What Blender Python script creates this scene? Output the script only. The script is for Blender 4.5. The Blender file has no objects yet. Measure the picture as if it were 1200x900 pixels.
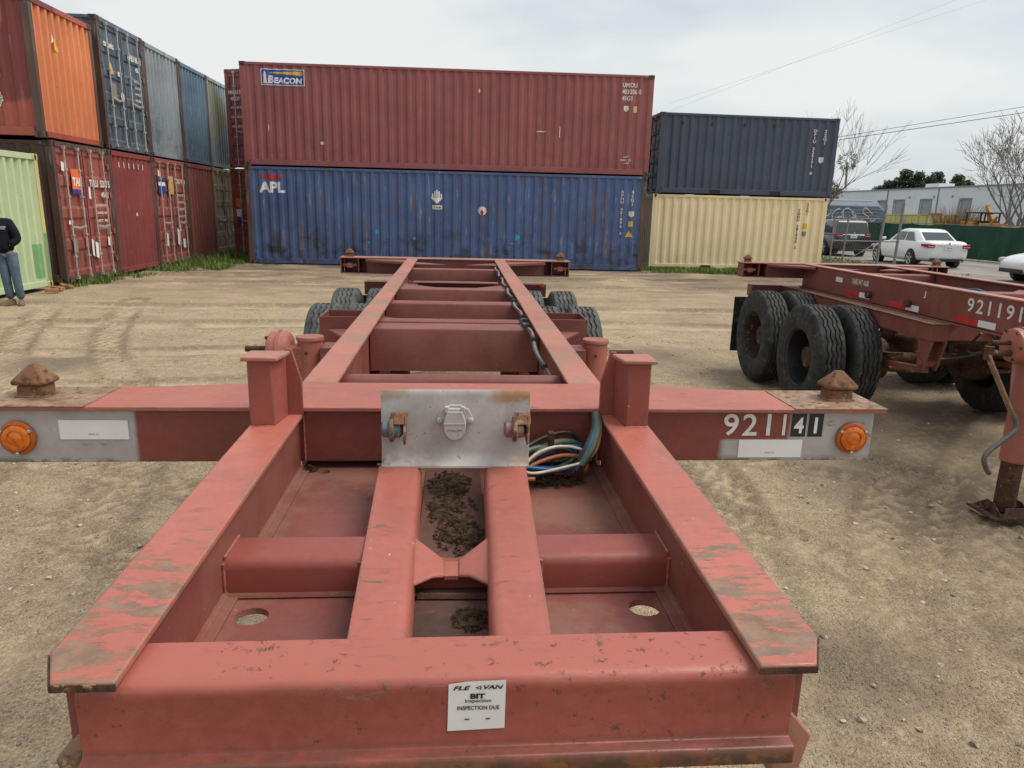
import bpy, bmesh, math, random
import numpy as np
from mathutils import Vector, Matrix, noise
R = math.radians
scene = bpy.context.scene
col = scene.collection

# ------------------------------------------------------------------ camera
PITCH, YAW, ROLL = 0.2383, 0.0801, 0.0249
cp, sp, cy_, sy_ = math.cos(PITCH), math.sin(PITCH), math.cos(YAW), math.sin(YAW)
fw = Vector((sy_ * cp, cy_ * cp, -sp)); rt = Vector((cy_, -sy_, 0)); up = rt.cross(fw)
r2 = rt * math.cos(ROLL) + up * math.sin(ROLL); u2 = up * math.cos(ROLL) - rt * math.sin(ROLL)
cam_d = bpy.data.cameras.new('camera')
cam = bpy.data.objects.new('camera', cam_d); col.objects.link(cam)
cam.matrix_world = Matrix(((r2.x, u2.x, -fw.x, 0.0066), (r2.y, u2.y, -fw.y, -1.9885), (r2.z, u2.z, -fw.z, 1.80), (0, 0, 0, 1)))
cam_d.sensor_width = 36; cam_d.lens = 839.8 / 1200 * 36
cam_d.clip_start = 0.05; cam_d.clip_end = 3000
scene.camera = cam

# ------------------------------------------------------------------ sky and sun (overcast)
SUN_EL, SUN_AZ = 56, 95          # a veiled sun to the right of the viewer
world = bpy.data.worlds.new('World'); scene.world = world; world.use_nodes = True
wt = world.node_tree; wt.nodes.clear()
def wn(t, **k):
    n = wt.nodes.new(t)
    for a, b in k.items(): setattr(n, a, b)
    return n
sky = wn('ShaderNodeTexSky', sky_type='NISHITA', sun_disc=False)
sky.sun_elevation = R(SUN_EL); sky.sun_rotation = R(SUN_AZ); sky.air_density = 1.0; sky.dust_density = 3.0
bg1 = wn('ShaderNodeBackground'); bg1.inputs[1].default_value = 0.10
wt.links.new(sky.outputs[0], bg1.inputs[0])
tc = wn('ShaderNodeTexCoord'); mp = wn('ShaderNodeMapping'); mp.inputs['Scale'].default_value = (1.0, 1.0, 3.2)
wt.links.new(tc.outputs['Generated'], mp.inputs[0])
nz = wn('ShaderNodeTexNoise'); nz.inputs['Scale'].default_value = 1.7; nz.inputs['Detail'].default_value = 5; nz.inputs['Roughness'].default_value = 0.5
wt.links.new(mp.outputs[0], nz.inputs['Vector'])
rp = wn('ShaderNodeValToRGB'); rp.color_ramp.elements[0].position = 0.36; rp.color_ramp.elements[1].position = 0.63
rp.color_ramp.elements[0].color = (0.245, 0.285, 0.325, 1); rp.color_ramp.elements[1].color = (0.425, 0.43, 0.415, 1)
wt.links.new(nz.outputs['Fac'], rp.inputs[0])
bg2 = wn('ShaderNodeBackground'); bg2.inputs[1].default_value = 1.0
wt.links.new(rp.outputs[0], bg2.inputs[0])
mx = wn('ShaderNodeMixShader'); mx.inputs[0].default_value = 0.90
wt.links.new(bg1.outputs[0], mx.inputs[1]); wt.links.new(bg2.outputs[0], mx.inputs[2])
wo = wn('ShaderNodeOutputWorld'); wt.links.new(mx.outputs[0], wo.inputs[0])

sun_d = bpy.data.lights.new('sun', 'SUN'); sun_d.energy = 1.5; sun_d.angle = R(40); sun_d.color = (1.0, 0.94, 0.85)
sun = bpy.data.objects.new('sun', sun_d); col.objects.link(sun)
a, e = R(SUN_AZ), R(SUN_EL)      # azimuth clockwise from +Y
sdir = Vector((math.sin(a) * math.cos(e), math.cos(a) * math.cos(e), math.sin(e)))
sun.rotation_euler = sdir.to_track_quat('Z', 'Y').to_euler()

vs = scene.view_settings
vs.view_transform = 'Standard'; vs.look = 'None'; vs.exposure = 1.02; vs.gamma = 1.0; vs.use_curve_mapping = False
scene.render.engine = 'CYCLES'
scene.cycles.use_denoising = True
scene.cycles.max_bounces = 6

# ------------------------------------------------------------------ mesh helpers
class MB:
    def __init__(s): s.v = []; s.f = []
    def add(s, vs, fs):
        o = len(s.v); s.v += [tuple(p) for p in vs]; s.f += [tuple(i + o for i in f) for f in fs]; return s
    def box(s, x0, x1, y0, y1, z0, z1):
        return s.add([(x0,y0,z0),(x1,y0,z0),(x1,y1,z0),(x0,y1,z0),(x0,y0,z1),(x1,y0,z1),(x1,y1,z1),(x0,y1,z1)],
                     [(3,2,1,0),(4,5,6,7),(0,1,5,4),(1,2,6,5),(2,3,7,6),(3,0,4,7)])
    def obox(s, c, size, M=None):
        n = len(s.v); h = [d / 2 for d in size]; s.box(-h[0],h[0],-h[1],h[1],-h[2],h[2])
        for i in range(n, len(s.v)):
            p = Vector(s.v[i])
            if M is not None: p = M @ p
            s.v[i] = tuple(p + Vector(c))
        return s
    def bar(s, p0, p1, w, h, upv=(0, 0, 1)):
        p0, p1 = Vector(p0), Vector(p1); d = p1 - p0; L = d.length; d.normalize()
        x = d.cross(Vector(upv)); x.normalize(); z = x.cross(d)
        M = Matrix((x, d, z)).transposed()
        return s.obox((p0 + p1) / 2, (w, L, h), M)
    def loft(s, rings, cap=True, closed=True):
        n = len(rings[0]); o = len(s.v)
        for r in rings: s.v += [tuple(p) for p in r]
        for k in range(len(rings) - 1):
            a, b = o + k * n, o + (k + 1) * n
            for i in range(n if closed else n - 1):
                j = (i + 1) % n; s.f.append((a + i, a + j, b + j, b + i))
        if cap:
            s.f.append(tuple(range(o + n - 1, o - 1, -1))); e = o + (len(rings) - 1) * n; s.f.append(tuple(range(e, e + n)))
        return s
    def prism(s, poly, axis, a0, a1):
        def P(p, a): return {'x': (a, p[0], p[1]), 'y': (p[0], a, p[1]), 'z': (p[0], p[1], a)}[axis]
        return s.loft([[P(p, a0) for p in poly], [P(p, a1) for p in poly]])
    def tube(s, path, r, n=8, cap=True):
        path = [Vector(p) for p in path]; rs = r if isinstance(r, (list, tuple)) else [r] * len(path)
        rings = []; ref = None
        for i, p in enumerate(path):
            d = (path[min(i + 1, len(path) - 1)] - path[max(i - 1, 0)])
            if d.length < 1e-9: d = Vector((0, 0, 1))
            d.normalize()
            if ref is None:
                ref = Vector((0, 0, 1)) if abs(d.z) < .9 else Vector((1, 0, 0))
            x = d.cross(ref); x.normalize(); y = x.cross(d); ref = y
            rings.append([p + (x * math.cos(t) + y * math.sin(t)) * rs[i] for t in [2 * math.pi * k / n for k in range(n)]])
        return s.loft(rings, cap)
    def cyl(s, p0, p1, r0, r1=None, n=16): return s.tube([p0, p1], [r0, r0 if r1 is None else r1], n)
    def lathe(s, prof, c, axis='z', n=24, cap=False):
        rings = []
        for (r, h) in prof:
            ring = []
            for k in range(n):
                t = 2 * math.pi * k / n; u, v = r * math.cos(t), r * math.sin(t)
                q = {'z': (u, v, h), 'x': (h, u, v), 'y': (v, h, u)}[axis]
                ring.append((c[0] + q[0], c[1] + q[1], c[2] + q[2]))
            rings.append(ring)
        return s.loft(rings, cap)
    def sphere(s, c, r, nu=12, nv=8, sc=(1, 1, 1)):
        pr = [(max(1e-4, r * math.sin(math.pi * k / nv)), -r * math.cos(math.pi * k / nv)) for k in range(nv + 1)]
        n = len(s.v); s.lathe(pr, (0, 0, 0), 'z', nu, True)
        for i in range(n, len(s.v)):
            p = s.v[i]; s.v[i] = (p[0] * sc[0] + c[0], p[1] * sc[1] + c[1], p[2] * sc[2] + c[2])
        return s
    def mesh(s, name, m=None):
        me = bpy.data.meshes.new(name); me.from_pydata(s.v, [], s.f); me.validate(); me.update()
        bm = bmesh.new(); bm.from_mesh(me); bmesh.ops.recalc_face_normals(bm, faces=bm.faces); bm.to_mesh(me); bm.free()
        if m: me.materials.append(m)
        return me
    def build(s, name, m, parent=None, bevel=0, seg=2, smooth=0, loc=None, label=None):
        return obj(name, s.mesh(name, m), parent, bevel, seg, smooth, loc, label)

def obj(name, me, parent=None, bevel=0, seg=2, smooth=0, loc=None, label=None):
    o = bpy.data.objects.new(name, me); col.objects.link(o)
    if parent is not None: o.parent = parent
    if loc is not None: o.location = loc
    if smooth or bevel:
        me.polygons.foreach_set('use_smooth', [True] * len(me.polygons))
        me.set_sharp_from_angle(angle=R(smooth or 35))
    if bevel:
        md = o.modifiers.new('bevel', 'BEVEL'); md.width = bevel; md.segments = seg; md.limit_method = 'ANGLE'; md.angle_limit = R(40)
        md.harden_normals = False
    if label: o['label'] = label
    return o
def thing(name, label, cat, loc=(0, 0, 0), rotz=0, group=None):
    o = bpy.data.objects.new(name, None); col.objects.link(o)
    o.location = loc; o.rotation_euler = (0, 0, rotz); o.empty_display_size = .2
    return tag(o, label, cat, group)
def tag(o, label=None, cat=None, group=None, kind=None):
    if label: o['label'] = label
    if cat: o['category'] = cat
    if group: o['group'] = group
    if kind: o['kind'] = kind
    return o
def copy_tree(o, parent=None):
    c = o.copy(); col.objects.link(c)
    if parent is not None: c.parent = parent
    for ch in [x for x in o.children]: copy_tree(ch, c)
    return c

_tcache = {}
def text_geo(s, bold=0.0, spacing=1.0, line=1.0, align='LEFT', shear=0.0):
    k = (s, bold, spacing, line, align, shear)
    if k not in _tcache:
        cu = bpy.data.curves.new('t', 'FONT'); cu.body = s; cu.size = 1; cu.offset = bold; cu.space_character = spacing
        cu.space_line = line; cu.align_x = align; cu.resolution_u = 4; cu.shear = shear; cu.fill_mode = 'FRONT'
        ob = bpy.data.objects.new('t', cu); col.objects.link(ob)
        bpy.context.view_layer.update()
        me = bpy.data.meshes.new_from_object(ob.evaluated_get(bpy.context.evaluated_depsgraph_get()))
        v = [tuple(x.co) for x in me.vertices]; f = [tuple(p.vertices) for p in me.polygons]
        bpy.data.objects.remove(ob); bpy.data.meshes.remove(me); bpy.data.curves.remove(cu)
        _tcache[k] = (v, f)
    return _tcache[k]
def flat_geo(kind, *a):
    """small flat shapes in a unit frame -> verts(x,y), faces"""
    if kind == 'rect': return [(0,0,0),(1,0,0),(1,1,0),(0,1,0)], [(0,1,2,3)]
    if kind == 'poly': return [(x, y, 0) for x, y in a[0]], [tuple(range(len(a[0])))]
def decal(name, geo, org, xd, yd, w, h, m, parent, lift=0.002, prof=None, folds=(), fit=True, label=None):
    """lay flat print on a surface: org = lower-left corner, xd/yd unit directions, scaled to w x h."""
    v, f = geo
    if fit:
        xs = [p[0] for p in v]; ys = [p[1] for p in v]; x0, y0 = min(xs), min(ys); sx = w / (max(xs) - x0); sy = h / (max(ys) - y0)
    else: x0 = y0 = 0; sx, sy = w, h
    bm = bmesh.new(); vv = [bm.verts.new(((p[0] - x0) * sx, (p[1] - y0) * sy, 0)) for p in v]
    for q in f:
        try: bm.faces.new([vv[i] for i in q])
        except ValueError: pass
    xd, yd, org = Vector(xd), Vector(yd), Vector(org); n = xd.cross(yd)
    for c in folds:
        if 0 < c < w: bmesh.ops.bisect_plane(bm, geom=bm.verts[:] + bm.edges[:] + bm.faces[:], plane_co=(c, 0, 0), plane_no=(1, 0, 0))
    for p in bm.verts:
        x, y = p.co.x, p.co.y; d = prof(x) if prof else 0
        p.co = org + xd * x + yd * y + n * (lift - d)
    me = bpy.data.meshes.new(name); bm.to_mesh(me); bm.free(); me.materials.append(m)
    return obj(name, me, parent, label=label)

# ------------------------------------------------------------------ materials
class NT:
    def __init__(s, name):
        s.m = bpy.data.materials.new(name); s.m.use_nodes = True; s.t = s.m.node_tree; s.t.nodes.clear()
        s.o = s.n('ShaderNodeOutputMaterial'); s.b = s.n('ShaderNodeBsdfPrincipled'); s.l(s.b.outputs[0], s.o.inputs[0])
        s.tc = s.n('ShaderNodeTexCoord')
    def n(s, t): return s.t.nodes.new(t)
    def l(s, a, b): s.t.links.new(a, b)
    def set(s, sock, v):
        if isinstance(v, (int, float)): sock.default_value = v
        elif isinstance(v, tuple): sock.default_value = v if len(v) == 4 or sock.type == 'VECTOR' else v + (1,)
        else: s.l(v, sock)
    def map(s, scale=(1,1,1), src='Object', loc=(0,0,0)):
        m = s.n('ShaderNodeMapping'); s.l(s.tc.outputs[src], m.inputs[0]); m.inputs['Scale'].default_value = scale; m.inputs['Location'].default_value = loc; return m.outputs[0]
    def noise(s, scale, detail=4, rough=.55, vec=None, dist=0):
        n = s.n('ShaderNodeTexNoise'); n.inputs['Scale'].default_value = scale; n.inputs['Detail'].default_value = detail
        n.inputs['Roughness'].default_value = rough; n.inputs['Distortion'].default_value = dist
        s.l(vec if vec is not None else s.tc.outputs['Object'], n.inputs['Vector']); return n.outputs['Fac']
    def voro(s, scale, vec=None, feat='F1', out='Distance'):
        n = s.n('ShaderNodeTexVoronoi'); n.feature = feat; n.inputs['Scale'].default_value = scale
        s.l(vec if vec is not None else s.tc.outputs['Object'], n.inputs['Vector']); return n.outputs[out]
    def ramp(s, fac, a, b, ca=0., cb=1.):
        n = s.n('ShaderNodeMapRange'); n.clamp = True
        for i, v in enumerate((a, b, ca, cb)): n.inputs[1 + i].default_value = v
        s.l(fac, n.inputs[0]); return n.outputs[0]
    def math(s, op, a, b=0., c=None):
        n = s.n('ShaderNodeMath'); n.operation = op; s.set(n.inputs[0], a); s.set(n.inputs[1], b)
        if c is not None: s.set(n.inputs[2], c)
        return n.outputs[0]
    def mix(s, fac, a, b):
        n = s.n('ShaderNodeMix'); n.data_type = 'RGBA'; s.set(n.inputs[0], fac); s.set(n.inputs[6], a); s.set(n.inputs[7], b); return n.outputs[2]
    def sep(s, src='Object'):
        n = s.n('ShaderNodeSeparateXYZ'); s.l(s.tc.outputs[src], n.inputs[0]); return n.outputs
    def bump(s, h, strength=.3, dist=.01, prev=None):
        n = s.n('ShaderNodeBump'); n.inputs['Strength'].default_value = strength; n.inputs['Distance'].default_value = dist; s.l(h, n.inputs['Height'])
        if prev is not None: s.l(prev, n.inputs['Normal'])
        return n.outputs[0]
    def out(s, color=None, rough=None, metal=None, normal=None, spec=None):
        if color is not None: s.set(s.b.inputs['Base Color'], color)
        if rough is not None: s.set(s.b.inputs['Roughness'], rough)
        if metal is not None: s.set(s.b.inputs['Metallic'], metal)
        if spec is not None: s.set(s.b.inputs['Specular IOR Level'], spec)
        if normal is not None: s.l(normal, s.b.inputs['Normal'])
        return s.m

def M_plain(name, c, rough=.5, metal=0., var=.12, scale=8, spec=.5, bump=0.0):
    t = NT(name); f = t.noise(scale, 5, .6)
    d = tuple(x * (1 - var) for x in c); l = tuple(min(1, x * (1 + var)) for x in c)
    nn = t.bump(t.noise(scale * 6, 3), bump, .01) if bump else None
    return t.out(t.mix(t.ramp(f, .3, .7), d, l), t.ramp(f, .3, .7, rough * .85, min(1, rough * 1.15)), metal, nn, spec)

def M_paint(name, c, rough=.45, wear=.5, wearc=(.17,.115,.075), rustc=(.11,.042,.02), edge=.0, fade=.25, dust=.0, speck=.5, spec=.5, fs=1.0, endwear=False):
    """old industrial paint: blotchy fading, scratches to brown steel, rust specks"""
    t = NT(name)
    big = t.noise(2.2 * fs, 5, .6); mid = t.noise(9 * fs, 6, .65); fine = t.noise(60 * fs, 4, .6)
    dk = tuple(x * (1 - fade) for x in c); lt = tuple(min(1, x * (1 + fade) + .02 * fade) for x in c)
    k = t.mix(t.ramp(big, .32, .68), dk, lt)
    k = t.mix(t.ramp(fine, .35, .75, 0, .22), k, tuple(min(1, x * 1.3 + .03) for x in c))
    # scratches: thin streaks across the part, broken up
    st = t.noise(11 * fs, 8, .74, t.map((1.0, 4.0, 4.0)), .5)
    sm = t.math('MULTIPLY', t.ramp(st, .585, .625), t.ramp(mid, .49, .56))
    if endwear:
        s = t.sep(); zone = t.ramp(s[1], -.66, -1.10)
        q_ = t.noise(10, 9, .76, t.map((.75, 2.6, 2.6), loc=(2.3, .7, 0)), .3)
        sm = t.math('MAXIMUM', sm, t.math('MULTIPLY', t.ramp(t.math('ADD', q_, t.math('MULTIPLY', zone, .12)), .60, .635), t.ramp(zone, 0, .25)))
    wc = t.mix(t.ramp(t.noise(30 * fs, 5, .7), .40, .62), wearc, tuple(x * .72 for x in wearc)); wc = t.mix(t.ramp(t.noise(13 * fs, 5, .7), .56, .68), wc, (.19, .08, .035))
    wearc = wc
    k = t.mix(t.math('MULTIPLY', t.ramp(t.noise(85 * fs, 3, .6), .70, .74), t.ramp(t.noise(6 * fs, 3), .5, .6, 0, .8)), k, (.62, .50, .44))
    k = t.mix(t.math('MULTIPLY', t.ramp(t.noise(3.3 * fs, 7, .72, t.map((1, 1, 1), loc=(4, 9, 2))), .50, .66), .35), k, tuple(x * .55 + .02 for x in c))
    if edge:
        bv = t.n('ShaderNodeBevel'); bv.samples = 3; bv.inputs['Radius'].default_value = .012
        g = t.n('ShaderNodeNewGeometry'); dp = t.n('ShaderNodeVectorMath'); dp.operation = 'DOT_PRODUCT'
        t.l(bv.outputs[0], dp.inputs[0]); t.l(g.outputs['Normal'], dp.inputs[1])
        em = t.ramp(dp.outputs['Value'], .99, .90)
        em = t.math('MULTIPLY', em, t.ramp(t.noise(14 * fs, 6, .7), .43, .55))
        sm = t.math('MAXIMUM', sm, t.math('MULTIPLY', em, edge))
    k = t.mix(t.math('MULTIPLY', sm, min(1, wear * 1.6)), k, wearc)
    sp_ = t.math('MULTIPLY', t.ramp(t.noise(38 * fs, 5, .7), .68, .73), t.ramp(t.noise(4 * fs, 3), .5, .62))
    k = t.mix(t.math('MULTIPLY', sp_, speck), k, rustc)
    if dust: k = t.mix(t.math('MULTIPLY', t.ramp(t.noise(3.1 * fs, 6, .7), .46, .56), dust), k, (.27, .175, .11))
    nb = t.bump(fine, .08, .004); nb = t.bump(sm, .35, -.0015, nb)
    return t.out(k, t.ramp(mid, .3, .7, rough * .8, min(1, rough * 1.25)), 0, nb, spec)

def M_box(name, c, rust=.4, fade=.2, scuff=0., streak=.4, rough=.5, scuffc=(.035,.035,.04), patch=None):
    """container paint: rust runs, scrapes, fading; coordinates are the container's own"""
    t = NT(name); s = t.sep()
    big = t.noise(.8, 5, .6); mid = t.noise(4, 6, .65)
    dk = tuple(x * (1 - fade) for x in c); lt = tuple(min(1, x * (1 + fade) + .03 * fade) for x in c)
    k = t.mix(t.ramp(big, .3, .7), dk, lt)
    k = t.mix(t.ramp(t.noise(25, 4, .6), .4, .8, 0, .25), k, lt)
    if patch:
        k = t.mix(t.math('MULTIPLY', t.ramp(t.noise(.55, 1, .3, t.map((1, 1, 1.3), loc=(3.1, 1.7, .4))), .54, .56), .8), k, patch)
    vs_ = t.map((3.2, 3.2, .32)); run = t.noise(2.4, 6, .68, vs_, .3)
    k = t.mix(t.math('MULTIPLY', t.ramp(run, .56, .67), streak), k, (.17, .085, .045))
    k = t.mix(t.math('MULTIPLY', t.ramp(t.noise(3.0, 4, .6, t.map((4, 4, .5), loc=(7, 2, 1))), .60, .70), streak * .7), k, tuple(min(1, x * .5 + .22) for x in c))
    if scuff:
        low = t.ramp(s[2], 1.7, .5)
        k = t.mix(t.math('MULTIPLY', t.math('MULTIPLY', t.ramp(t.noise(1.6, 7, .72), .47, .62), low), scuff), k, scuffc)
    sp_ = t.math('MULTIPLY', t.ramp(t.noise(11, 6, .72), .62, .69), t.ramp(t.noise(1.3, 3), .45, .6))
    k = t.mix(t.math('MULTIPLY', sp_, rust), k, (.085, .035, .018))
    return t.out(k, t.ramp(mid, .3, .7, rough * .85, min(1, rough * 1.2)), 0, t.bump(mid, .12, .02), .4)

def M_rust(name, a=(.14,.06,.03), b=(.27,.14,.075), c=(.07,.032,.02), rough=.85):
    t = NT(name); k = t.mix(t.ramp(t.noise(14, 6, .7), .35, .65), a, b); k = t.mix(t.ramp(t.noise(40, 5, .7), .5, .65), k, c)
    k = t.mix(t.ramp(t.noise(22, 6, .75), .60, .66, 0, .8), k, (.46, .34, .20))
    return t.out(k, rough, 0, t.bump(t.noise(60, 5, .7), .5, .004), .3)

def M_rubber(name, c=(.03,.032,.032)):
    t = NT(name); k = t.mix(t.ramp(t.noise(7, 6, .65), .35, .7), tuple(x * .6 for x in c), tuple(x * 1.7 for x in c))
    k = t.mix(t.ramp(t.noise(16, 5, .7), .52, .68, 0, .55), k, (.15, .125, .095))
    return t.out(k, .8, 0, t.bump(t.noise(80, 3), .2, .003), .3)

def M_glass(name, c=(.02,.025,.03), rough=.06):
    t = NT(name); return t.out(c, rough, 0, None, .8)

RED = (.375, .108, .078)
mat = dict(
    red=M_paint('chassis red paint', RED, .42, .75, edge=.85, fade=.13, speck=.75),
    redmid=M_paint('chassis red paint darker', (.255, .060, .044), .48, .6, edge=.8, fade=.16, speck=.8),  # shaded copy of the chassis red, for upright faces towards the viewer
    neckplate=M_paint('neck plate paint', (.41, .120, .086), .42, .9, wearc=(.27,.165,.108), edge=1.0, fade=.13, speck=.75, endwear=True),  # lit copy of the red for upward plates, with worn ends
    red2=M_paint('chassis red paint plain', (.185, .046, .036), .48, .35, fade=.15, speck=.5, dust=.15),  # shaded copy of the chassis red, for webs and inner members
    redtop=M_paint('chassis red paint worn top', (.42, .145, .105), .42, 1.0, wearc=(.21,.135,.085), edge=.9, fade=.15, speck=.7, dust=.75),  # lit copy of the red for upward flanges, plus wear and dust
    redgrey=None,
    leg=M_paint('landing leg paint', (.35, .112, .078), .5, .8, edge=.6, fade=.2, speck=.9),
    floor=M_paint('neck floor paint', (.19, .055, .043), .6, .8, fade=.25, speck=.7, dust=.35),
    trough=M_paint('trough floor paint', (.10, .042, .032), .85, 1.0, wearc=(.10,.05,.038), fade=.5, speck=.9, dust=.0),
    steel=M_rust('bare brown steel', (.20,.125,.08), (.36,.24,.155), (.11,.05,.025), .6),
    rust=M_rust('rusty casting'), darkrust=M_rust('dark rust', (.06,.03,.02), (.11,.055,.03), (.03,.018,.012)),
    galv=None,
    rubber=M_rubber('tyre rubber'), dustyrub=M_rubber('dusty grey tyre rubber', (.075,.08,.078)), flap=M_rubber('flap rubber', (.016,.017,.018)),
    black=M_plain('black plastic', (.015,.015,.016), .45),
    rim=M_rust('rusty black rim', (.03,.022,.018), (.07,.04,.027), (.015,.012,.01), .6),
    darkrim=M_plain('black rim', (.012,.012,.013), .5),
    white=M_plain('white decal', (.72,.72,.70), .5, var=.06), offw=M_plain('faded white lettering', (.66,.64,.60), .6, var=.12, scale=30),
    ink=M_plain('black ink', (.014,.014,.016), .5), inkgrey=M_plain('grey ink', (.2,.2,.2), .6),
    redtape=M_plain('red reflective tape', (.45,.02,.03), .3), amber=None,
    orange_l=M_plain('orange lettering patch', (.72,.16,.06), .5), yellow_l=M_plain('yellow print', (.72,.42,.04), .5),
    blue_l=M_plain('blue print', (.02,.06,.30), .45), red_l=M_plain('red print', (.45,.02,.03), .5), cyan_l=M_plain('cyan paint patch', (.02,.30,.50), .5),
    chrome=M_plain('dull chrome', (.55,.55,.55), .25, 1.0), alu=M_plain('galvanised steel', (.36,.37,.38), .45, .6, var=.2, scale=20),
)
def _galv():
    t = NT('grey primer panel'); k = t.mix(t.ramp(t.noise(12, 6, .65), .3, .7), (.40,.385,.365), (.53,.51,.485))
    k = t.mix(t.ramp(t.noise(55, 5, .7), .55, .8, 0, .4), k, (.60,.58,.55)); s = t.sep()
    m_ = t.math('MULTIPLY', t.ramp(t.noise(17, 6, .72), .44, .54), t.ramp(t.math('ABSOLUTE', t.math('SUBTRACT', s[0], .02)), .07, .20))
    edge_ = t.math('MAXIMUM', t.ramp(s[2], 1.335, 1.365), t.ramp(s[2], 1.215, 1.19))
    k = t.mix(t.math('MULTIPLY', t.math('MULTIPLY', m_, edge_), .9), k, (.30,.15,.055))
    k = t.mix(t.math('MULTIPLY', t.ramp(t.noise(7, 6, .7, t.map((1, 1, .6), loc=(3, 1, 2))), .46, .62), .5), k, (.30,.265,.215))
    k = t.mix(t.math('MULTIPLY', t.ramp(t.noise(45, 6, .75), .62, .67), .8), k, (.17,.085,.04))
    rt_ = t.math('MULTIPLY', t.math('MULTIPLY', t.ramp(s[0], .08, .12), t.ramp(s[2], 1.325, 1.345)), t.ramp(t.noise(14, 5, .7), .36, .48))
    k = t.mix(t.math('MULTIPLY', rt_, .85), k, (.36,.20,.085))
    return t.out(k, .72, 0, t.bump(t.noise(30, 5, .6), .2, .004), .2)
mat['galv'] = _galv()
def _bolster():
    """red web with grey primer brushed over both ends"""
    t = NT('bolster web paint'); s = t.sep(); nz_ = t.noise(7, 5, .65)
    k = t.mix(t.ramp(t.noise(2.2, 5, .6), .32, .68), (.155,.037,.028), (.215,.052,.039))  # web red set darker than the plate above: side shade in the colour
    k = t.mix(t.ramp(t.noise(50, 4), .4, .8, 0, .2), k, (.32,.11,.085))
    g = t.mix(t.ramp(t.noise(9, 6, .65), .3, .7), (.31,.295,.285), (.44,.42,.405))
    e = t.math('ADD', s[0], t.math('MULTIPLY', t.math('SUBTRACT', nz_, .5), .02))
    right = t.math('MAXIMUM', t.ramp(e, .945, .955), t.math('MULTIPLY', t.ramp(e, .745, .765), t.ramp(s[2], 1.188, 1.180)))
    left = t.ramp(e, -.83, -.842)
    k = t.mix(t.math('MAXIMUM', left, right), k, g)
    sc_ = t.math('MULTIPLY', t.ramp(t.noise(6, 7, .72, t.map((1, 4, 4)), .5), .60, .65), t.ramp(t.noise(8, 4), .45, .55))
    k = t.mix(t.math('MULTIPLY', sc_, .8), k, (.13,.07,.045))
    low = t.math('MULTIPLY', t.ramp(s[2], 1.14, 1.122), t.ramp(t.noise(9, 5, .7), .46, .54))
    k = t.mix(t.math('MULTIPLY', low, .85), k, (.075,.04,.03))
    return t.out(k, .5, 0, t.bump(t.noise(40, 4), .1, .004), .45)
mat['redgrey'] = _bolster()
def _frontbeam():
    t = NT('front beam paint'); s = t.sep()
    k = t.mix(t.ramp(t.noise(2.6, 5, .6), .32, .68), (.21,.043,.030), (.275,.062,.043))  # face red darkened, shade put into the colour
    k = t.mix(t.ramp(t.noise(60, 4, .6), .35, .75, 0, .2), k, (.46,.14,.11))
    k = t.mix(t.math('MULTIPLY', t.ramp(t.math('ADD', s[2], t.math('MULTIPLY', t.noise(12, 4), .012)), 1.212, 1.224), .85), k, (.39,.115,.083))  # lighter red on the top surface: overhead light painted in by height
    st = t.noise(16, 8, .75, t.map((1.3, 5, 5)), .5)
    band = t.ramp(t.math('ABSOLUTE', t.math('SUBTRACT', s[2], 1.208)), .022, .006)
    m1 = t.math('MULTIPLY', t.math('MULTIPLY', t.ramp(st, .55, .60), band), t.ramp(t.noise(4, 4), .44, .54))
    m2 = t.math('MULTIPLY', t.ramp(t.noise(46, 6, .76), .585, .615), t.ramp(t.noise(4.5, 4), .46, .54))
    k = t.mix(t.math('MULTIPLY', m1, .85), k, (.21,.14,.095))
    k = t.mix(t.math('MULTIPLY', m2, .85), k, t.mix(t.ramp(t.noise(70, 3), .4, .6), (.07,.03,.018), (.19,.08,.04)))
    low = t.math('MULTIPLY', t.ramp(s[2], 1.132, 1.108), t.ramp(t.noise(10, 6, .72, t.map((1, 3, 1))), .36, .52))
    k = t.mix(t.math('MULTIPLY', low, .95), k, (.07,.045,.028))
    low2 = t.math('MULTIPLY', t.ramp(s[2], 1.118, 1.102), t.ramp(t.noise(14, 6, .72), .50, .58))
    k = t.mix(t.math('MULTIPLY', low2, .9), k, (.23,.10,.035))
    nb = t.bump(t.noise(70, 4), .1, .004); nb = t.bump(t.math('MAXIMUM', m1, m2), .4, -.002, nb)
    return t.out(k, t.ramp(t.noise(8, 5), .3, .7, .33, .52), 0, nb, .5)
mat['beam'] = _frontbeam()
def _amber():
    t = NT('amber lens'); n_ = t.noise(90, 2)
    return t.out(t.mix(t.ramp(n_, .4, .6), (.52,.105,.004), (.68,.16,.006)), .18, 0, t.bump(n_, .25, .003), .6)
mat['crank'] = M_plain('dark worn steel', (.12,.115,.11), .5, .4, .3, 25); mat['amber'] = _amber(); mat['amberrim'] = M_plain('dull amber rim', (.40, .085, .008), .4, var=.25, scale=40)
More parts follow.
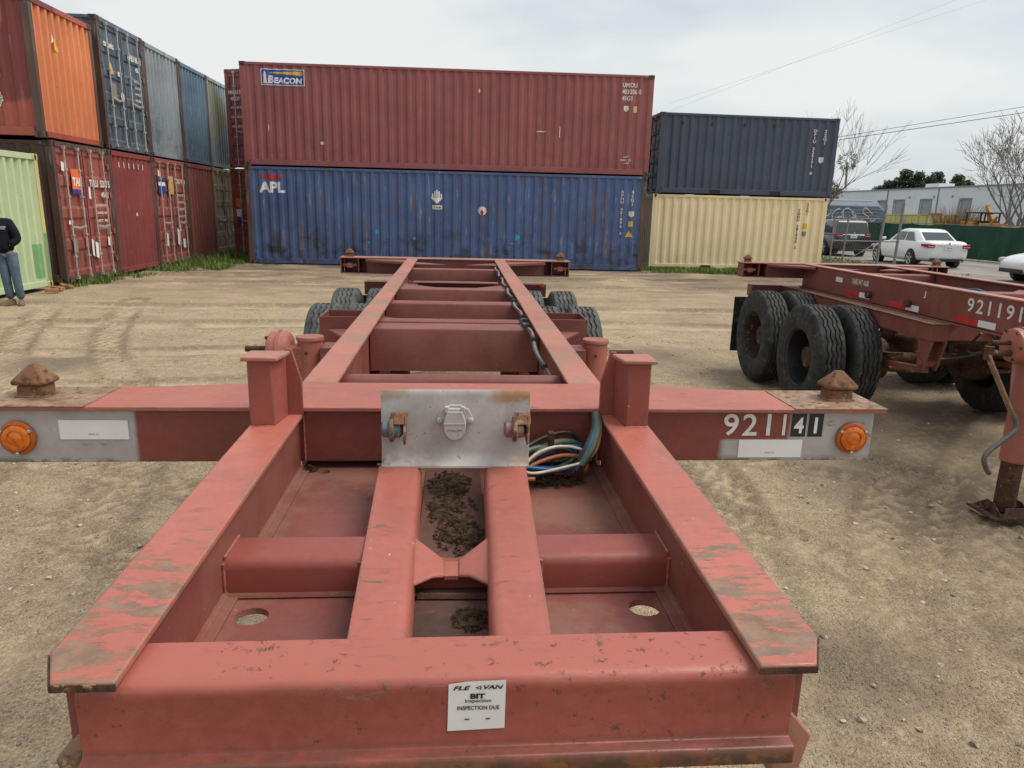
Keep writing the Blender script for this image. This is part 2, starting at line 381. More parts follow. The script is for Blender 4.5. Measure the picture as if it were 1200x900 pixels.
# ------------------------------------------------------------------ ground
rng = np.random.default_rng(7); random.seed(7)
def vnoise(x, y, seed):
    r = np.random.default_rng(seed); T = r.random((256, 256))
    xi, yi = np.floor(x).astype(int), np.floor(y).astype(int); fx, fy = x - xi, y - yi
    fx, fy = fx * fx * (3 - 2 * fx), fy * fy * (3 - 2 * fy); a_, b_ = xi & 255, yi & 255; c_, d_ = (xi + 1) & 255, (yi + 1) & 255
    return (T[a_, b_] * (1 - fx) + T[c_, b_] * fx) * (1 - fy) + (T[a_, d_] * (1 - fx) + T[c_, d_] * fx) * fy - .5
RUTS = [([(1.0, -2.5), (2.0, .6), (3.3, 2.8), (6.5, 5.6), (12, 8)], .16, .020), ([(1.5, -2.5), (2.5, .4), (3.9, 2.5), (7.0, 5.1), (12.4, 7.3)], .16, .020),
        ([(.6, -2.5), (1.35, 0.4), (1.9, 3.0), (1.8, 8), (.4, 14)], .15, .016), ([(3.4, -2.5), (2.6, .5), (1.75, 2.0), (1.4, 3.6), (1.35, 9)], .15, .018),
        ([(-11, 9.6), (-5, 9.0), (1, 9.6), (8, 9.2), (14, 10)], .3, .035), ([(-11, 11.4), (-5, 11.0), (1, 11.4), (8, 11.2), (14, 12)], .3, .04),
        ([(-11, 5.8), (-6, 5.2), (-2, 5.6), (2, 7.8)], .22, .022), ([(-11, 7.4), (-6, 6.9), (-2, 7.4), (2, 9.6)], .22, .022),
        ([(-9, 14.5), (-3, 15.4), (3, 15.0), (10, 16)], .35, .04), ([(-9, 17.0), (-3, 17.6), (3, 17.4), (10, 18)], .35, .05),
        ([(5.5, -2), (4.6, .6), (4.0, 1.5), (2.9, 2.7), (1.7, 3.3)], .10, .016), ([(6.2, -1.6), (5.0, 1.0), (4.3, 1.9), (3.1, 3.2), (1.9, 3.9)], .10, .016), ([(2.2, -2.5), (1.75, -.6), (1.5, .5), (1.1, 1.6)], .10, .014), ([(1.1, -2.5), (1.75, .2), (2.7, 1.6), (4.6, 3.4), (9, 5.0)], .11, .016),
        ([(-9, 3.2), (-5, 2.6), (-2.4, 2.0), (-1.3, 1.2)], .12, .014), ([(-9, 4.2), (-5, 3.5), (-2.6, 2.9), (-1.2, 2.2)], .12, .014), ([(-1.7, -2.5), (-1.9, 1), (-2.6, 4), (-4.5, 7.5), (-6, 12)], .18, .016), ([(-2.6, -2.5), (-2.9, 1), (-3.6, 4), (-5.4, 7.0), (-7.0, 11)], .18, .016)]
def smooth_path(pts, n=60):
    t = np.linspace(0, len(pts) - 1, n); px = np.array([p[0] for p in pts], float); py = np.array([p[1] for p in pts], float)
    i = np.clip(t.astype(int), 0, len(pts) - 2); f = t - i
    def cr(p):
        p0 = p[np.clip(i - 1, 0, None)]; p1 = p[i]; p2 = p[i + 1]; p3 = p[np.clip(i + 2, None, len(p) - 1)]
        return .5 * (2 * p1 + (p2 - p0) * f + (2 * p0 - 5 * p1 + 4 * p2 - p3) * f ** 2 + (3 * p1 - p0 - 3 * p2 + p3) * f ** 3)
    return cr(px), cr(py)
def hfun(X, Y):
    Z = vnoise(X / 3.1, Y / 3.1, 1) * .035 + vnoise(X / .9, Y / .9, 2) * .018 + vnoise(X / .33, Y / .33, 3) * .011 + vnoise(X / .14, Y / .14, 4) * .006 - .012
    sh = X.shape; xf, yf = X.ravel(), Y.ravel(); add = np.zeros_like(xf); TR = np.zeros_like(xf); TD = np.zeros_like(xf)
    for pts, w, d in RUTS:
        qx, qy = smooth_path(pts, 50); sel = (xf > qx.min() - 1) & (xf < qx.max() + 1) & (yf > qy.min() - 1) & (yf < qy.max() + 1)
        if not sel.any(): continue
        ax, ay = xf[sel], yf[sel]; best = np.full(ax.shape, 1e9); ss = np.zeros(ax.shape); acc = 0.
        for k in range(len(qx) - 1):
            dx, dy = qx[k + 1] - qx[k], qy[k + 1] - qy[k]; L2 = dx * dx + dy * dy; L = math.sqrt(L2)
            t = np.clip(((ax - qx[k]) * dx + (ay - qy[k]) * dy) / L2, 0, 1)
            dd = np.hypot(ax - qx[k] - t * dx, ay - qy[k] - t * dy); m_ = dd < best; best[m_] = dd[m_]; ss[m_] = acc + t[m_] * L; acc += L
        q = best / w; fade = .5 + .9 * (vnoise(ss / 1.3, ss * 0 + w, 9) + .25)
        prof = -d * np.exp(-q ** 4) + .55 * d * np.exp(-((q - 1.35) / .35) ** 2)
        tread = (.009 if w < .13 else .005) * np.exp(-q ** 4) * np.sign(np.sin(ss / .035 + 9 * np.abs(q))) * (w < .2)
        fc = np.clip(fade, 0.1, 1.2); TR[sel] = np.maximum(TR[sel], fc * np.exp(-q ** 4)); TD[sel] = np.maximum(TD[sel], fc * np.clip(np.exp(-((q - 1.1) / .35) ** 2) * .9 + (tread < -.001) * (1.1 if w < .13 else .8), 0, 1))
        add[sel] += np.clip(fade, 0.1, 1.2) * (prof * 1.5 + tread * 1.5)
    hfun.tr, hfun.td = TR, TD
    return Z + add.reshape(sh)
GX0, GX1, GY0, GY1, GS = -10.0, 13.0, -5.0, 21.0, .05
xs = np.linspace(GX0, GX1, int((GX1 - GX0) / GS) + 1); ys = np.linspace(GY0, GY1, int((GY1 - GY0) / GS) + 1)
X, Y = np.meshgrid(xs, ys); Z = hfun(X, Y); TRK, TDK = hfun.tr.copy(), hfun.td.copy()
ed = np.minimum(np.minimum(X - GX0, GX1 - X), np.minimum(Y - GY0, GY1 - Y)); Z *= np.clip(ed / 1.0, 0, 1)
nx, ny = len(xs), len(ys)
V = np.stack([X, Y, Z], -1).reshape(-1, 3); I = np.arange(nx * ny).reshape(ny, nx)
Fq = np.stack([I[:-1, :-1], I[:-1, 1:], I[1:, 1:], I[1:, :-1]], -1).reshape(-1, 4)
ov, of = [], []          # the rest of the sheet, out to the horizon, as a ring joined to the edge of the fine part
B = [(GX0, GY0), (GX1, GY0), (GX1, GY1), (GX0, GY1)]; O = [(-900, -900), (900, -900), (900, 900), (-900, 900)]
base = len(V)
for p in B: ov.append((p[0], p[1], 0))
for p in O: ov.append((p[0], p[1], 0))
for k in range(4):
    j = (k + 1) % 4; of.append((base + 4 + k, base + 4 + j, base + j, base + k))
V = np.concatenate([V, np.array(ov)]); me = bpy.data.meshes.new('ground')
me.from_pydata(V.tolist(), [], Fq.tolist() + of); me.update()
for nm_, ar_ in (('wheel_path', TRK), ('tread', TDK)):
    at_ = me.attributes.new(nm_, 'FLOAT', 'POINT'); at_.data.foreach_set('value', np.concatenate([ar_, np.zeros(8)]).astype(np.float32))
def _dirt():
    t = NT('packed dirt'); o = t.tc.outputs['Object']
    a_ = t.noise(.33, 4, .62); b_ = t.noise(1.9, 6, .68); c_ = t.noise(14, 6, .74); d_ = t.noise(75, 4, .72)
    k = t.mix(t.ramp(b_, .30, .68), (0.403,0.300,0.190), (0.573,0.437,0.285))
    k = t.mix(t.math('MULTIPLY', t.ramp(a_, .50, .64), .5), k, (0.329,0.253,0.173))
    k = t.mix(t.math('MULTIPLY', t.ramp(c_, .52, .62), .5), k, (0.287,0.217,0.144))
    k = t.mix(t.math('MULTIPLY', t.ramp(c_, .46, .37), .4), k, (0.695,0.547,0.376))
    k = t.mix(t.math('MULTIPLY', t.ramp(d_, .54, .66), .75), k, (0.756,0.619,0.445))
    k = t.mix(t.math('MULTIPLY', t.ramp(d_, .46, .36), .75), k, (0.183,0.137,0.091))
    pc = t.n('ShaderNodeTexVoronoi'); pc.inputs['Scale'].default_value = 52; t.l(o, pc.inputs['Vector'])
    pm = t.math('MULTIPLY', t.ramp(pc.outputs['Distance'], .36, .26), t.ramp(t.noise(2.2, 4, .7), .40, .56))
    sx = t.n('ShaderNodeSeparateColor'); t.l(pc.outputs['Color'], sx.inputs[0])
    k = t.mix(t.math('MULTIPLY', pm, .85), k, t.mix(sx.outputs[0], (0.207,0.161,0.114), (0.781,0.678,0.536)))
    # wheel paths: compacted and pale in the middle, loose dark crumbs along the tread edges
    def attr(n_): q = t.n('ShaderNodeAttribute'); q.attribute_name = n_; return q.outputs['Fac']
    wp, td = attr('wheel_path'), attr('tread')
    k = t.mix(t.math('MULTIPLY', t.math('MULTIPLY', wp, t.ramp(b_, .30, .55)), .6), k, (0.708,0.547,0.365))
    k = t.mix(t.math('MULTIPLY', t.math('MULTIPLY', td, t.ramp(c_, .30, .50)), .8), k, (0.195,0.143,0.091))
    # patches of dark grit and spilled oil on the yard
    for (x, y, r) in ((1.75, .55, .42), (1.25, -.55, .5), (-2.3, -.2, .6), (3.3, 2.9, .9), (4.2, 4.0, 1.2), (-4.6, 6.3, .8), (2.6, 7.2, .9)):
        vd = t.n('ShaderNodeVectorMath'); vd.operation = 'DISTANCE'; t.l(o, vd.inputs[0]); vd.inputs[1].default_value = (x, y, 0)
        m_ = t.math('MULTIPLY', t.ramp(t.math('ADD', vd.outputs['Value'], t.math('MULTIPLY', c_, .35 * r)), r * 1.15, r * .45), t.ramp(d_, .38, .54))
        k = t.mix(t.math('MULTIPLY', m_, .7), k, (.115,.095,.075))
    # damp earth under the stacks and where the lorries turn
    s = t.sep(); wet = t.math('MULTIPLY', t.ramp(s[1], 11.0, 18.0), t.ramp(t.noise(.6, 5, .65, t.map((.6, 1.5, 1))), .38, .56))
    k = t.mix(t.math('MULTIPLY', wet, .78), k, (.14,.11,.085))
    k = t.mix(t.math('MULTIPLY', t.ramp(t.noise(.8, 5, .68, t.map((.8, 1.2, 1), loc=(5, 3, 0))), .52, .66), .4), k, (.25,.20,.15))
    h = t.math('ADD', t.math('MULTIPLY', c_, .55), t.math('MULTIPLY', d_, .25)); h = t.math('ADD', h, t.math('MULTIPLY', pm, .2))
    nb = t.bump(h, 1.0, .07)
    return t.out(k, .93, 0, nb, .2)
mat['dirt'] = _dirt(); me.materials.append(mat['dirt'])
me.polygons.foreach_set('use_smooth', [True] * len(me.polygons))
tag(obj('ground', me), kind='structure')

def ground_z(x, y): return float(hfun(np.array([[float(x)]]), np.array([[float(y)]]))[0, 0]) if GX0 < x < GX1 and GY0 < y < GY1 else 0.

# worn asphalt lane by the parked cars
t = NT('worn asphalt'); k = t.mix(t.ramp(t.noise(.5, 6, .6), .35, .65), (.19,.175,.155), (.30,.28,.25)); k = t.mix(t.ramp(t.noise(40, 4), .5, .7, 0, .5), k, (.13,.125,.115))
mat['asphalt'] = t.out(k, .9, 0, t.bump(t.noise(30, 5), .3, .01), .25)
pts = []
for i in range(40):
    y = 12 + i * .95; pts.append((16.2 + .35 * math.sin(i * 1.3) + .25 * math.sin(i * .47), y))
for i in range(39, -1, -1): pts.append((24.3, 12 + i * .95))
b = MB(); b.prism(pts, 'z', -.05, .006); tag(b.build('road', mat['asphalt']), kind='structure')
b = MB(); b.prism([(24.8, 10), (62.5, 10), (62.5, 150), (24.8, 150)], 'z', -.05, .005); tag(b.build('pavement', mat['asphalt']), kind='structure')

# loose stones and clods
t = NT('stone'); oi = t.n('ShaderNodeObjectInfo'); k = t.mix(t.ramp(t.noise(25, 2), .40, .60), (.17,.135,.10), (.52,.45,.36)); mat['stone'] = t.out(k, .9, 0, t.bump(t.noise(40, 4), .4, .01), .25)
b = MB(); ico = bmesh.new(); bmesh.ops.create_icosphere(ico, subdivisions=1, radius=1); iv = [v.co.copy() for v in ico.verts]; jf = [tuple(v.index for v in f.verts) for f in ico.faces]; ico.free()
SX = rng.uniform(-7, 8, 14000); SY = -1.5 + 12 * rng.random(14000) ** 2.0; SZ = hfun(SX[:, None], SY[:, None])[:, 0]
for x, y, z in zip(SX, SY, SZ):
    r = .0035 + .016 * random.random() ** 6
    q = [Vector((v.x * random.uniform(.7, 1.3), v.y * random.uniform(.7, 1.3), v.z * random.uniform(.4, .8))) * r for v in iv]
    b.add([(x + p.x, y + p.y, z + p.z + r * .1) for p in q], jf)
tag(b.build('gravel', mat['stone']), 'small loose stones scattered over the packed dirt', 'gravel', kind='stuff')

# ------------------------------------------------------------------ containers
def corr_pts(u0, u1, pitch, d):
    n = max(1, round((u1 - u0) / pitch)); p = (u1 - u0) / n; P = []
    for i in range(n):
        a_ = u0 + i * p; P += [(a_, 0.), (a_ + .30 * p, 0.), (a_ + .5 * p, d), (a_ + .80 * p, d)]
    return P + [(u1, 0.)]
def corr_wall(P, z0, z1, place, nz=6, wob=.004, seed=0):
    """place(u, depth, z) -> xyz"""
    b = MB(); n = len(P)
    for j in range(nz + 1):
        z = z0 + (z1 - z0) * j / nz
        for (u, d) in P:
            w = wob * 2 * noise.noise(Vector((u * .9, z * 1.1, seed * 3.7))) if 0 < j < nz else 0
            b.v.append(place(u, d + w, z))
    for j in range(nz):
        for i in range(n - 1): b.f.append((j * n + i, j * n + i + 1, (j + 1) * n + i + 1, (j + 1) * n + i))
    return b
def casting_holes(parent, x, y, z, sx, sy, which):
    for ax in which:
        pl = [(math.cos(t_) * .036, math.sin(t_) * .055) for t_ in [k * math.pi / 6 for k in range(12)]]
        b = MB()
        if ax == 'y': b.add([(x + p[0], y + sy * .0845, z + p[1]) for p in pl], [tuple(range(12))])
        else: b.add([(x + sx * .0925, y + p[0], z + p[1]) for p in pl], [tuple(range(12))])
        b.build('opening', mat['black'], parent)
CONT = {}
def container(name, label, L, H, loc, rotz, m, endm=None, postm=None, plus='wall', minus='wall', group=None, rodm=None, doorm=None, seed=0, pockets=False, depth=.036, pitch=.278, railm=None, castm=None, doorribs=5, detail=True):
    W = 2.438; T = thing(name, label, 'shipping container', loc, rotz, group); endm = endm or m; postm = postm or m; rodm = rodm or mat['alu']; doorm = doorm or endm; railm = railm or m; castm = castm or postm
    hx, hy = L / 2, W / 2
    # posts, rails, castings
    for sx in (-1, 1):
        for sy in (-1, 1):
            b = MB(); b.box(min(sx * hx, sx * (hx - .15)), max(sx * hx, sx * (hx - .15)), min(sy * hy, sy * (hy - .11)), max(sy * hy, sy * (hy - .11)), .118, H - .118)
            b.build('corner_post', postm, T, .008)
            for zz in (0, H - .118):
                b = MB(); cx, cyy = sx * (hx - .085), sy * (hy - .078)
                b.box(cx - .0915, cx + .0915, cyy - .0835, cyy + .0835, zz, zz + .118); co = b.build('corner_casting', castm, T, .01)
                if detail: casting_holes(co, cx, cyy, zz + .059, sx, sy, ('y', 'x'))
    for sy in (-1, 1):
        y0, y1 = sorted((sy * (hy - .002), sy * (hy - .075)))
        MB().box(-hx + .17, hx - .17, y0, y1, H - .085, H - .012).build('top_rail', railm, T, .006)
        b = MB()
        if pockets:
            pk = (-1.03, 1.03); segs = [(-hx + .17, pk[0] - .18), (pk[0] + .18, pk[1] - .18), (pk[1] + .18, hx - .17)]
            for s0, s1 in segs: b.box(s0, s1, y0, y1, .03, .185)
            for p_ in pk: b.box(p_ - .18, p_ + .18, y0, y1, .15, .185)
        else: b.box(-hx + .17, hx - .17, y0, y1, .03, .185)
        b.build('bottom_rail', railm, T, .006)
        if pockets and sy < 0:
            for p_ in pk: MB().box(p_ - .18, p_ + .18, y0 + .03, y1 + .6, .03, .15).build('fork_pocket', mat['black'], T)
    for sx in (-1, 1):
        x0, x1 = sorted((sx * (hx - .002), sx * (hx - .09)))
        MB().box(x0, x1, -hy + .17, hy - .17, H - .115, H - .005).build('header', railm, T, .006)
        x0, x1 = sorted((sx * (hx - .004), sx * (hx - .10)))
        MB().box(x0, x1, -hy + .17, hy - .17, .02, .135).build('sill', railm, T, .006)
    # walls
    P = corr_pts(-hx + .15, hx - .15, pitch, depth)
    corr_wall(P, .18, H - .08, lambda u, d, z: (u, -hy + .014 + d, z), 8, .009, seed).build('side_wall', m, T)
    corr_wall(P, .18, H - .08, lambda u, d, z: (u, hy - .014 - d, z), 1, .0, seed).build('side_wall', m, T)
    Q = corr_pts(-hy + .11, hy - .11, .25, .075)
    for sx, kind in ((1, plus), (-1, minus)):
        if kind == 'wall':
            corr_wall(Q, .13, H - .11, lambda u, d, z: (sx * (hx - .02 - d), u, z), 8, .006, seed + 5).build('end_wall', endm, T)
        else:
            for sy in (-1, 1):
                ya, yb = sorted((sy * .012, sy * (hy - .115))); z0, z1 = .14, H - .12; h = z1 - z0
                prof = [(0, z0)]; rb = doorribs
                for i in range(rb):
                    c = z0 + h * (i + .5) / rb; w = h / rb
                    prof += [(0, c - w * .36), (.032, c - w * .28), (.032, c + w * .28), (0, c + w * .36)]
                prof += [(0, z1)]
                ring = lambda y: [(sx * (hx - .03 - p[0]), y, p[1]) for p in prof]
                b = MB(); b.loft([ring(ya + .05), ring(yb - .05)], cap=False, closed=False)
                xa, xb = sorted((sx * (hx - .022), sx * (hx - .07)))
                b.box(xa, xb, ya, ya + .05, z0, z1); b.box(xa, xb, yb - .05, yb, z0, z1); b.box(xa, xb, ya + .05, yb - .05, z1 - .03, z1); b.box(xa, xb, ya + .05, yb - .05, z0, z0 + .03)
                D = b.build('door', doorm, T)
                for off in (.27, .83):
                    y = sy * off; xr = sx * (hx + .022)
                    r_ = MB().cyl((xr, y, .09), (xr, y, H - .09), .019, n=8)
                    for zz in (.11, H - .11): r_.box(min(xr - .03, xr + .03), xr + .03, y - .035, y + .035, zz - .035, zz + .035)
                    for zz in (.55, 1.0, H * .5 + .35, H - .55): r_.box(xr - .024, xr + .024, y - .045, y + .045, zz - .022, zz + .022)
                    r_.build('lock_rod', rodm, D, smooth=40)
                    MB().bar((sx * (hx + .045), y, 1.18), (sx * (hx + .05), y + sy * (-.38 if off > .5 else .38) * .9, 1.14), .02, .045).build('handle', rodm, D)
                for zz in (.4, H * .36, H * .64, H - .4): MB().box(min(sx * hx, sx * (hx + .015)), max(sx * hx, sx * (hx + .015)), sy * (hy - .12) - .05, sy * (hy - .12) + .05, zz - .06, zz + .06).build('hinge', doorm, D)
            xa, xb = sorted((sx * (hx - .016), sx * (hx - .06))); MB().box(xa, xb, -.014, .014, .14, H - .12).build('gasket', mat['black'], T)
    RP = corr_pts(-hx + .1, hx - .1, .4, .02); b = MB(); n = len(RP)
    for yy in (-hy + .06, hy - .06): b.v += [(u, yy, H - .03 - d) for u, d in RP]
    for i in range(n - 1): b.f.append((i, i + 1, n + i + 1, n + i))
    b.build('roof', m, T)
    MB().box(-hx + .1, hx - .1, -hy + .08, hy - .08, .05, .16).build('floor', mat['darkrust'], T)
    T['_P'] = 0; del T['_P']; CONT[T.name] = (P, hx, hy, H)
    return T
def side_decal(T, name, geo, u, z, w, h, m, lift=.004, **k):
    lift += .012
    """print on the -y side wall, following the corrugation; u is measured from the container's middle"""
    P, hx, hy, H = CONT[T.name]; us = [p[0] for p in P]; ds = [p[1] for p in P]
    return decal(name, geo, (u, -hy + .014, z), (1, 0, 0), (0, 0, 1), w, h, m, T, lift, lambda x: float(np.interp(u + x, us, ds)), [q - u for q in us], **k)
def end_decal(T, name, geo, y, z, w, h, m, lift=.012, **k):
    """print on the +x end; y runs from the viewer's left (-y) to the right"""
    P, hx, hy, H = CONT[T.name]
    return decal(name, geo, (hx - .016, y, z), (0, 1, 0), (0, 0, 1), w, h, m, T, lift, **k)

HC, ST = 2.896, 2.591
MAIN = Vector((-.2516, 20.7126, 0)); MR = -.0267
back = Vector((math.sin(-MR), math.cos(-MR), 0)) * 1.219
mat['cblue'] = M_box('blue container paint', (.062, .108, .24), 1.0, .25, 1.0, 1.0)
mat['cmaroon'] = M_box('maroon container paint', (.27, .084, .088), .7, .16, .3, .35, scuffc=(.09,.018,.02))
mat['cpost'] = M_box('dark rusty post', (.085, .05, .04), .9, .3, 0, .8)
T = blue = container('shipping_container', 'long blue corrugated container at ground level with APL lettering under a maroon one', 12.192, HC, MAIN + back, MR, mat['cblue'], postm=mat['cpost'], seed=1)
W_ = mat['white']
side_decal(T, 'lettering', text_geo('APL', .045), -5.69, 2.13, .76, .32, W_)
side_decal(T, 'logo_bar', flat_geo('poly', [(0, 1), (.12, .35), (.3, .35), (.34, 0), (.7, 0), (.74, .35), (.9, .35), (1, 1)]), -5.69, 2.52, .74, .13, mat['red_l'])
side_decal(T, 'hazard_diamond', flat_geo('poly', [(.5, 0), (1, .5), (0, .5)]), -.55, 1.92, .38, .19, W_)
for i, (xx, hh) in enumerate(((-.49, .12), (-.425, .2), (-.36, .25), (-.295, .2), (-.23, .12))):
    side_decal(T, 'hazard_stripe', flat_geo('rect'), xx - .022, 2.115, .044, hh * .9, W_)
side_decal(T, 'hazard_caption', flat_geo('rect'), -.50, 1.76, .30, .12, mat['offw'])
side_decal(T, 'hazard_writing', text_geo('9 AHM', .03), -.46, 1.785, .22, .06, mat['ink'], lift=.006)
side_decal(T, 'round_sticker', flat_geo('poly', [(.5 + .5 * math.cos(k * math.pi / 8), .5 + .5 * math.sin(k * math.pi / 8)) for k in range(16)]), .90, 1.62, .26, .26, mat['offw'])
side_decal(T, 'sticker_print', flat_geo('poly', [(.2, 0), (.8, 0), (1, .5), (.5, 1), (0, .6)]), .96, 1.63, .12, .16, mat['red_l'], lift=.006)
side_decal(T, 'code_lettering', text_geo('A\nP\nH\nU\n \n4\n5\n1\n8\n9\n6\n \n3', .03, line=.9, align='CENTER'), 5.30, 1.13, .10, 1.34, mat['offw'])
side_decal(T, 'size_code', text_geo('4\n5\nG\n1', .03, line=.9, align='CENTER'), 5.62, 2.0, .09, .48, mat['offw'])
side_decal(T, 'approval_plate', flat_geo('poly', [(0, .3), (.5, 0), (1, .3), (1, 1), (0, 1)]), 5.58, 1.66, .16, .18, mat['offw'])
side_decal(T, 'yellow_plate', flat_geo('rect'), 5.59, 1.38, .13, .16, mat['yellow_l'])
side_decal(T, 'warning_triangle', flat_geo('poly', [(0, 0), (1, 0), (.5, 1)]), 5.50, 1.06, .24, .2, mat['yellow_l'])
for u, z, w, h in ((-2.25, .98, .13, .14), (2.05, .86, .16, .2), (-1.1, .82, .12, .1), (1.92, .74, .1, .08), (-2.5, .68, .1, .07)):
    side_decal(T, 'paint_patch', flat_geo('poly', [(.1, 0), (.6, .1), (1, .5), (.7, .9), (.2, 1), (0, .4)]), u, z, w, h, mat['cyan_l'])
T = maroon = container('shipping_container', 'long maroon corrugated container with BEACON logo stacked on the blue one', 12.192, HC, MAIN + back + Vector((.02, .03, HC + .012)), MR - .001, mat['cmaroon'], postm=mat['cmaroon'], castm=mat['cpost'], seed=2)
zb_ = HC + .012
side_decal(T, 'logo_board', flat_geo('rect'), -5.50, 5.17 - zb_, 1.27, .45, mat['offw'])
side_decal(T, 'logo_panel', flat_geo('rect'), -5.475, 5.195 - zb_, 1.22, .40, mat['blue_l'], lift=.006)
side_decal(T, 'logo_beam', flat_geo('poly', [(0, .45), (1, 0), (1, 1), (0, .6)]), -5.26, 5.45 - zb_, .96, .12, mat['yellow_l'], lift=.008)
side_decal(T, 'logo_lighthouse', flat_geo('poly', [(0, 0), (1, 0), (.85, .15), (.75, .6), (.95, .62), (.75, .7), (.72, .85), (.5, 1), (.28, .85), (.25, .7), (.05, .62), (.25, .6), (.15, .15)]), -5.45, 5.22 - zb_, .15, .34, W_, lift=.008)
side_decal(T, 'logo_lettering', text_geo('B', .05, shear=.1), -5.29, 5.225 - zb_, .17, .22, W_, lift=.008)
side_decal(T, 'logo_lettering', text_geo('EACON', .045, shear=.1), -5.11, 5.225 - zb_, .80, .165, W_, lift=.008)
side_decal(T, 'code_lettering', text_geo('UMOU\n403206 0\n45G1', .03, line=1.1), 5.14, 5.07 - zb_, .58, .50, mat['offw'])
side_decal(T, 'approval_plate', flat_geo('poly', [(0, .3), (.5, 0), (1, .3), (1, 1), (0, 1)]), 5.22, 4.75 - zb_, .15, .17, mat['offw'])
side_decal(T, 'yellow_plate', flat_geo('rect'), 5.52, 4.74 - zb_, .11, .18, M_plain('pale yellow plate', (.6,.5,.3), .5))
side_decal(T, 'maker_mark', text_geo('CIMC CV', .02, shear=.2), 5.20, 3.33 - zb_, .36, .055, mat['offw'])
side_decal(T, 'maker_arrow', flat_geo('poly', [(0, 0), (1, .5), (0, .3)]), 5.3, 3.42 - zb_, .2, .06, mat['offw'])
side_decal(T, 'maker_arrow', flat_geo('poly', [(0, .5), (1, 1), (1, .7)]), 5.26, 3.24 - zb_, .2, .06, mat['offw'])
for u, z, w, h in ((-3.85, 3.55, .12, .1), (-5.35, 3.9, .03, .2), (.85, 5.15, .05, .12), (2.6, 4.1, .3, .03), (3.3, 3.95, .03, .35)):
    side_decal(T, 'scrape', flat_geo('poly', [(.1, 0), (.9, .1), (1, .8), (.4, 1), (0, .6)]), u, z - zb_, w, h, mat['offw'])

# twenty-footers to the right
mat['cdark'] = M_box('dark slate container paint', (.056, .070, .105), .15, .12, .2, .10)
mat['cbeige'] = M_box('beige container paint', (.80, .66, .40), .2, .08, .25, .12, scuffc=(.48,.38,.22))
rx = math.atan2(.32, 6.19) * .35
T = beige = container('shipping_container', 'beige twenty-foot container at ground level right of the blue one', 5.98, 2.43, (9.33, 23.0, .0), rx, mat['cbeige'], pockets=True, seed=3)
side_decal(T, 'code_lettering', text_geo('T\nG\nH\nU\n \n2\n8\n1\n9\n4\n0\n \n3', .03, line=.9, align='CENTER'), 1.98, .75, .09, 1.30, mat['ink'])
side_decal(T, 'size_code', text_geo('2\n2\nG\n1', .03, line=.9, align='CENTER'), 2.27, 1.85, .08, .42, mat['ink'])
side_decal(T, 'yellow_plate', flat_geo('rect'), 2.22, 1.42, .15, .17, mat['yellow_l'])
side_decal(T, 'approval_plate', flat_geo('poly', [(0, .3), (.5, 0), (1, .3), (1, 1), (0, 1)]), 2.22, 1.16, .14, .17, mat['inkgrey'])
T = dark = container('shipping_container', 'dark slate-blue twenty-foot container stacked on the beige one', 5.98, 2.50, (9.40, 22.98, 2.442), rx + .004, mat['cdark'], pockets=True, seed=4, minus='door', rodm=mat['cdark'])
side_decal(T, 'code_lettering', text_geo('D\nF\nI\nU\n \n2\n2\n5\n1\n7\n1\n \n8', .03, line=.9, align='CENTER'), 2.16, .72, .10, 1.42, mat['white'])
side_decal(T, 'size_code', text_geo('2\n2\nG\n1', .03, line=.9, align='CENTER'), 2.50, 1.68, .09, .46, mat['white'])
side_decal(T, 'approval_plate', flat_geo('poly', [(0, .3), (.5, 0), (1, .3), (1, 1), (0, 1)]), 2.42, 1.08, .15, .2, mat['offw'])
for u in (-2.3, -1.3, -.25, .75): side_decal(T, 'lashing_mark', flat_geo('poly', [(.5 + .5 * math.cos(k * math.pi / 6), .5 + .5 * math.sin(k * math.pi / 6)) for k in range(12)]), u, 2.50 - .36, .08, .1, mat['black'])

# the row on the left, ends facing the yard
FX = -8.15
mat['cred'] = M_box('red oxide container paint', (.27, .075, .058), .8, .22, .4, .6, scuffc=(.10,.03,.022))
mat['cred2'] = M_box('deep red container paint', (.225, .048, .044), .5, .18, .2, .3)
mat['corange'] = M_box('orange container end paint', (.60, .205, .082), .7, .18, .3, .45, scuffc=(.35,.1,.04))
mat['credside'] = M_box('faded red side paint', (.34, .075, .05), .7, .25, .2, .5, patch=(.14,.028,.035))
mat['cgreen'] = M_box('pale green container paint', (.47, .56, .34), .3, .08, .2, .2, scuffc=(.2,.35,.15))
mat['cyel'] = M_box('yellowed edge paint', (.55, .47, .20), .7, .15, 0, .5)
mat['cnavy'] = M_box('steel blue container paint', (.075, .115, .15), .7, .25, .4, .5)
mat['cgreyb'] = M_box('weathered grey blue paint', (.23, .27, .30), 1.0, .3, .7, 1.0)
mat['cblue2'] = M_box('worn blue container paint', (.10, .17, .24), 1.0, .3, .7, .9, scuffc=(.06,.06,.065))
mat['clblue'] = M_box('pale blue container paint', (.24, .34, .38), .9, .25, .4, .8, patch=(.30,.30,.18))
mat['cmust'] = M_box('mustard container paint', (.33, .25, .085), .7, .2, .5, .5)
mat['rod'] = M_plain('worn zinc rods', (.42,.38,.35), .5, .3, .25)
G = 'containers in the row along the yard edge'
def row(label, y0, z, H, m, L=12.192, x=FX, **k):
    return container('shipping_container', label, L, H, (x - L / 2, y0 + 1.219, z), 0, m, group=G, **k)
T = row('pale green corrugated container standing alone behind the person in black', 11.0, .05, ST, mat['cgreen'], 6.058, -8.25, seed=11, postm=mat['cyel'])
decal('paint_patch', flat_geo('rect'), (3.029, 1.112, .13), (0, 1, 0), (0, 0, 1), .104, .95, M_plain('darker green patch', (.16,.30,.14), .6), T, .002)
_q = corr_pts(-1.219 + .11, 1.219 - .11, .25, .075)
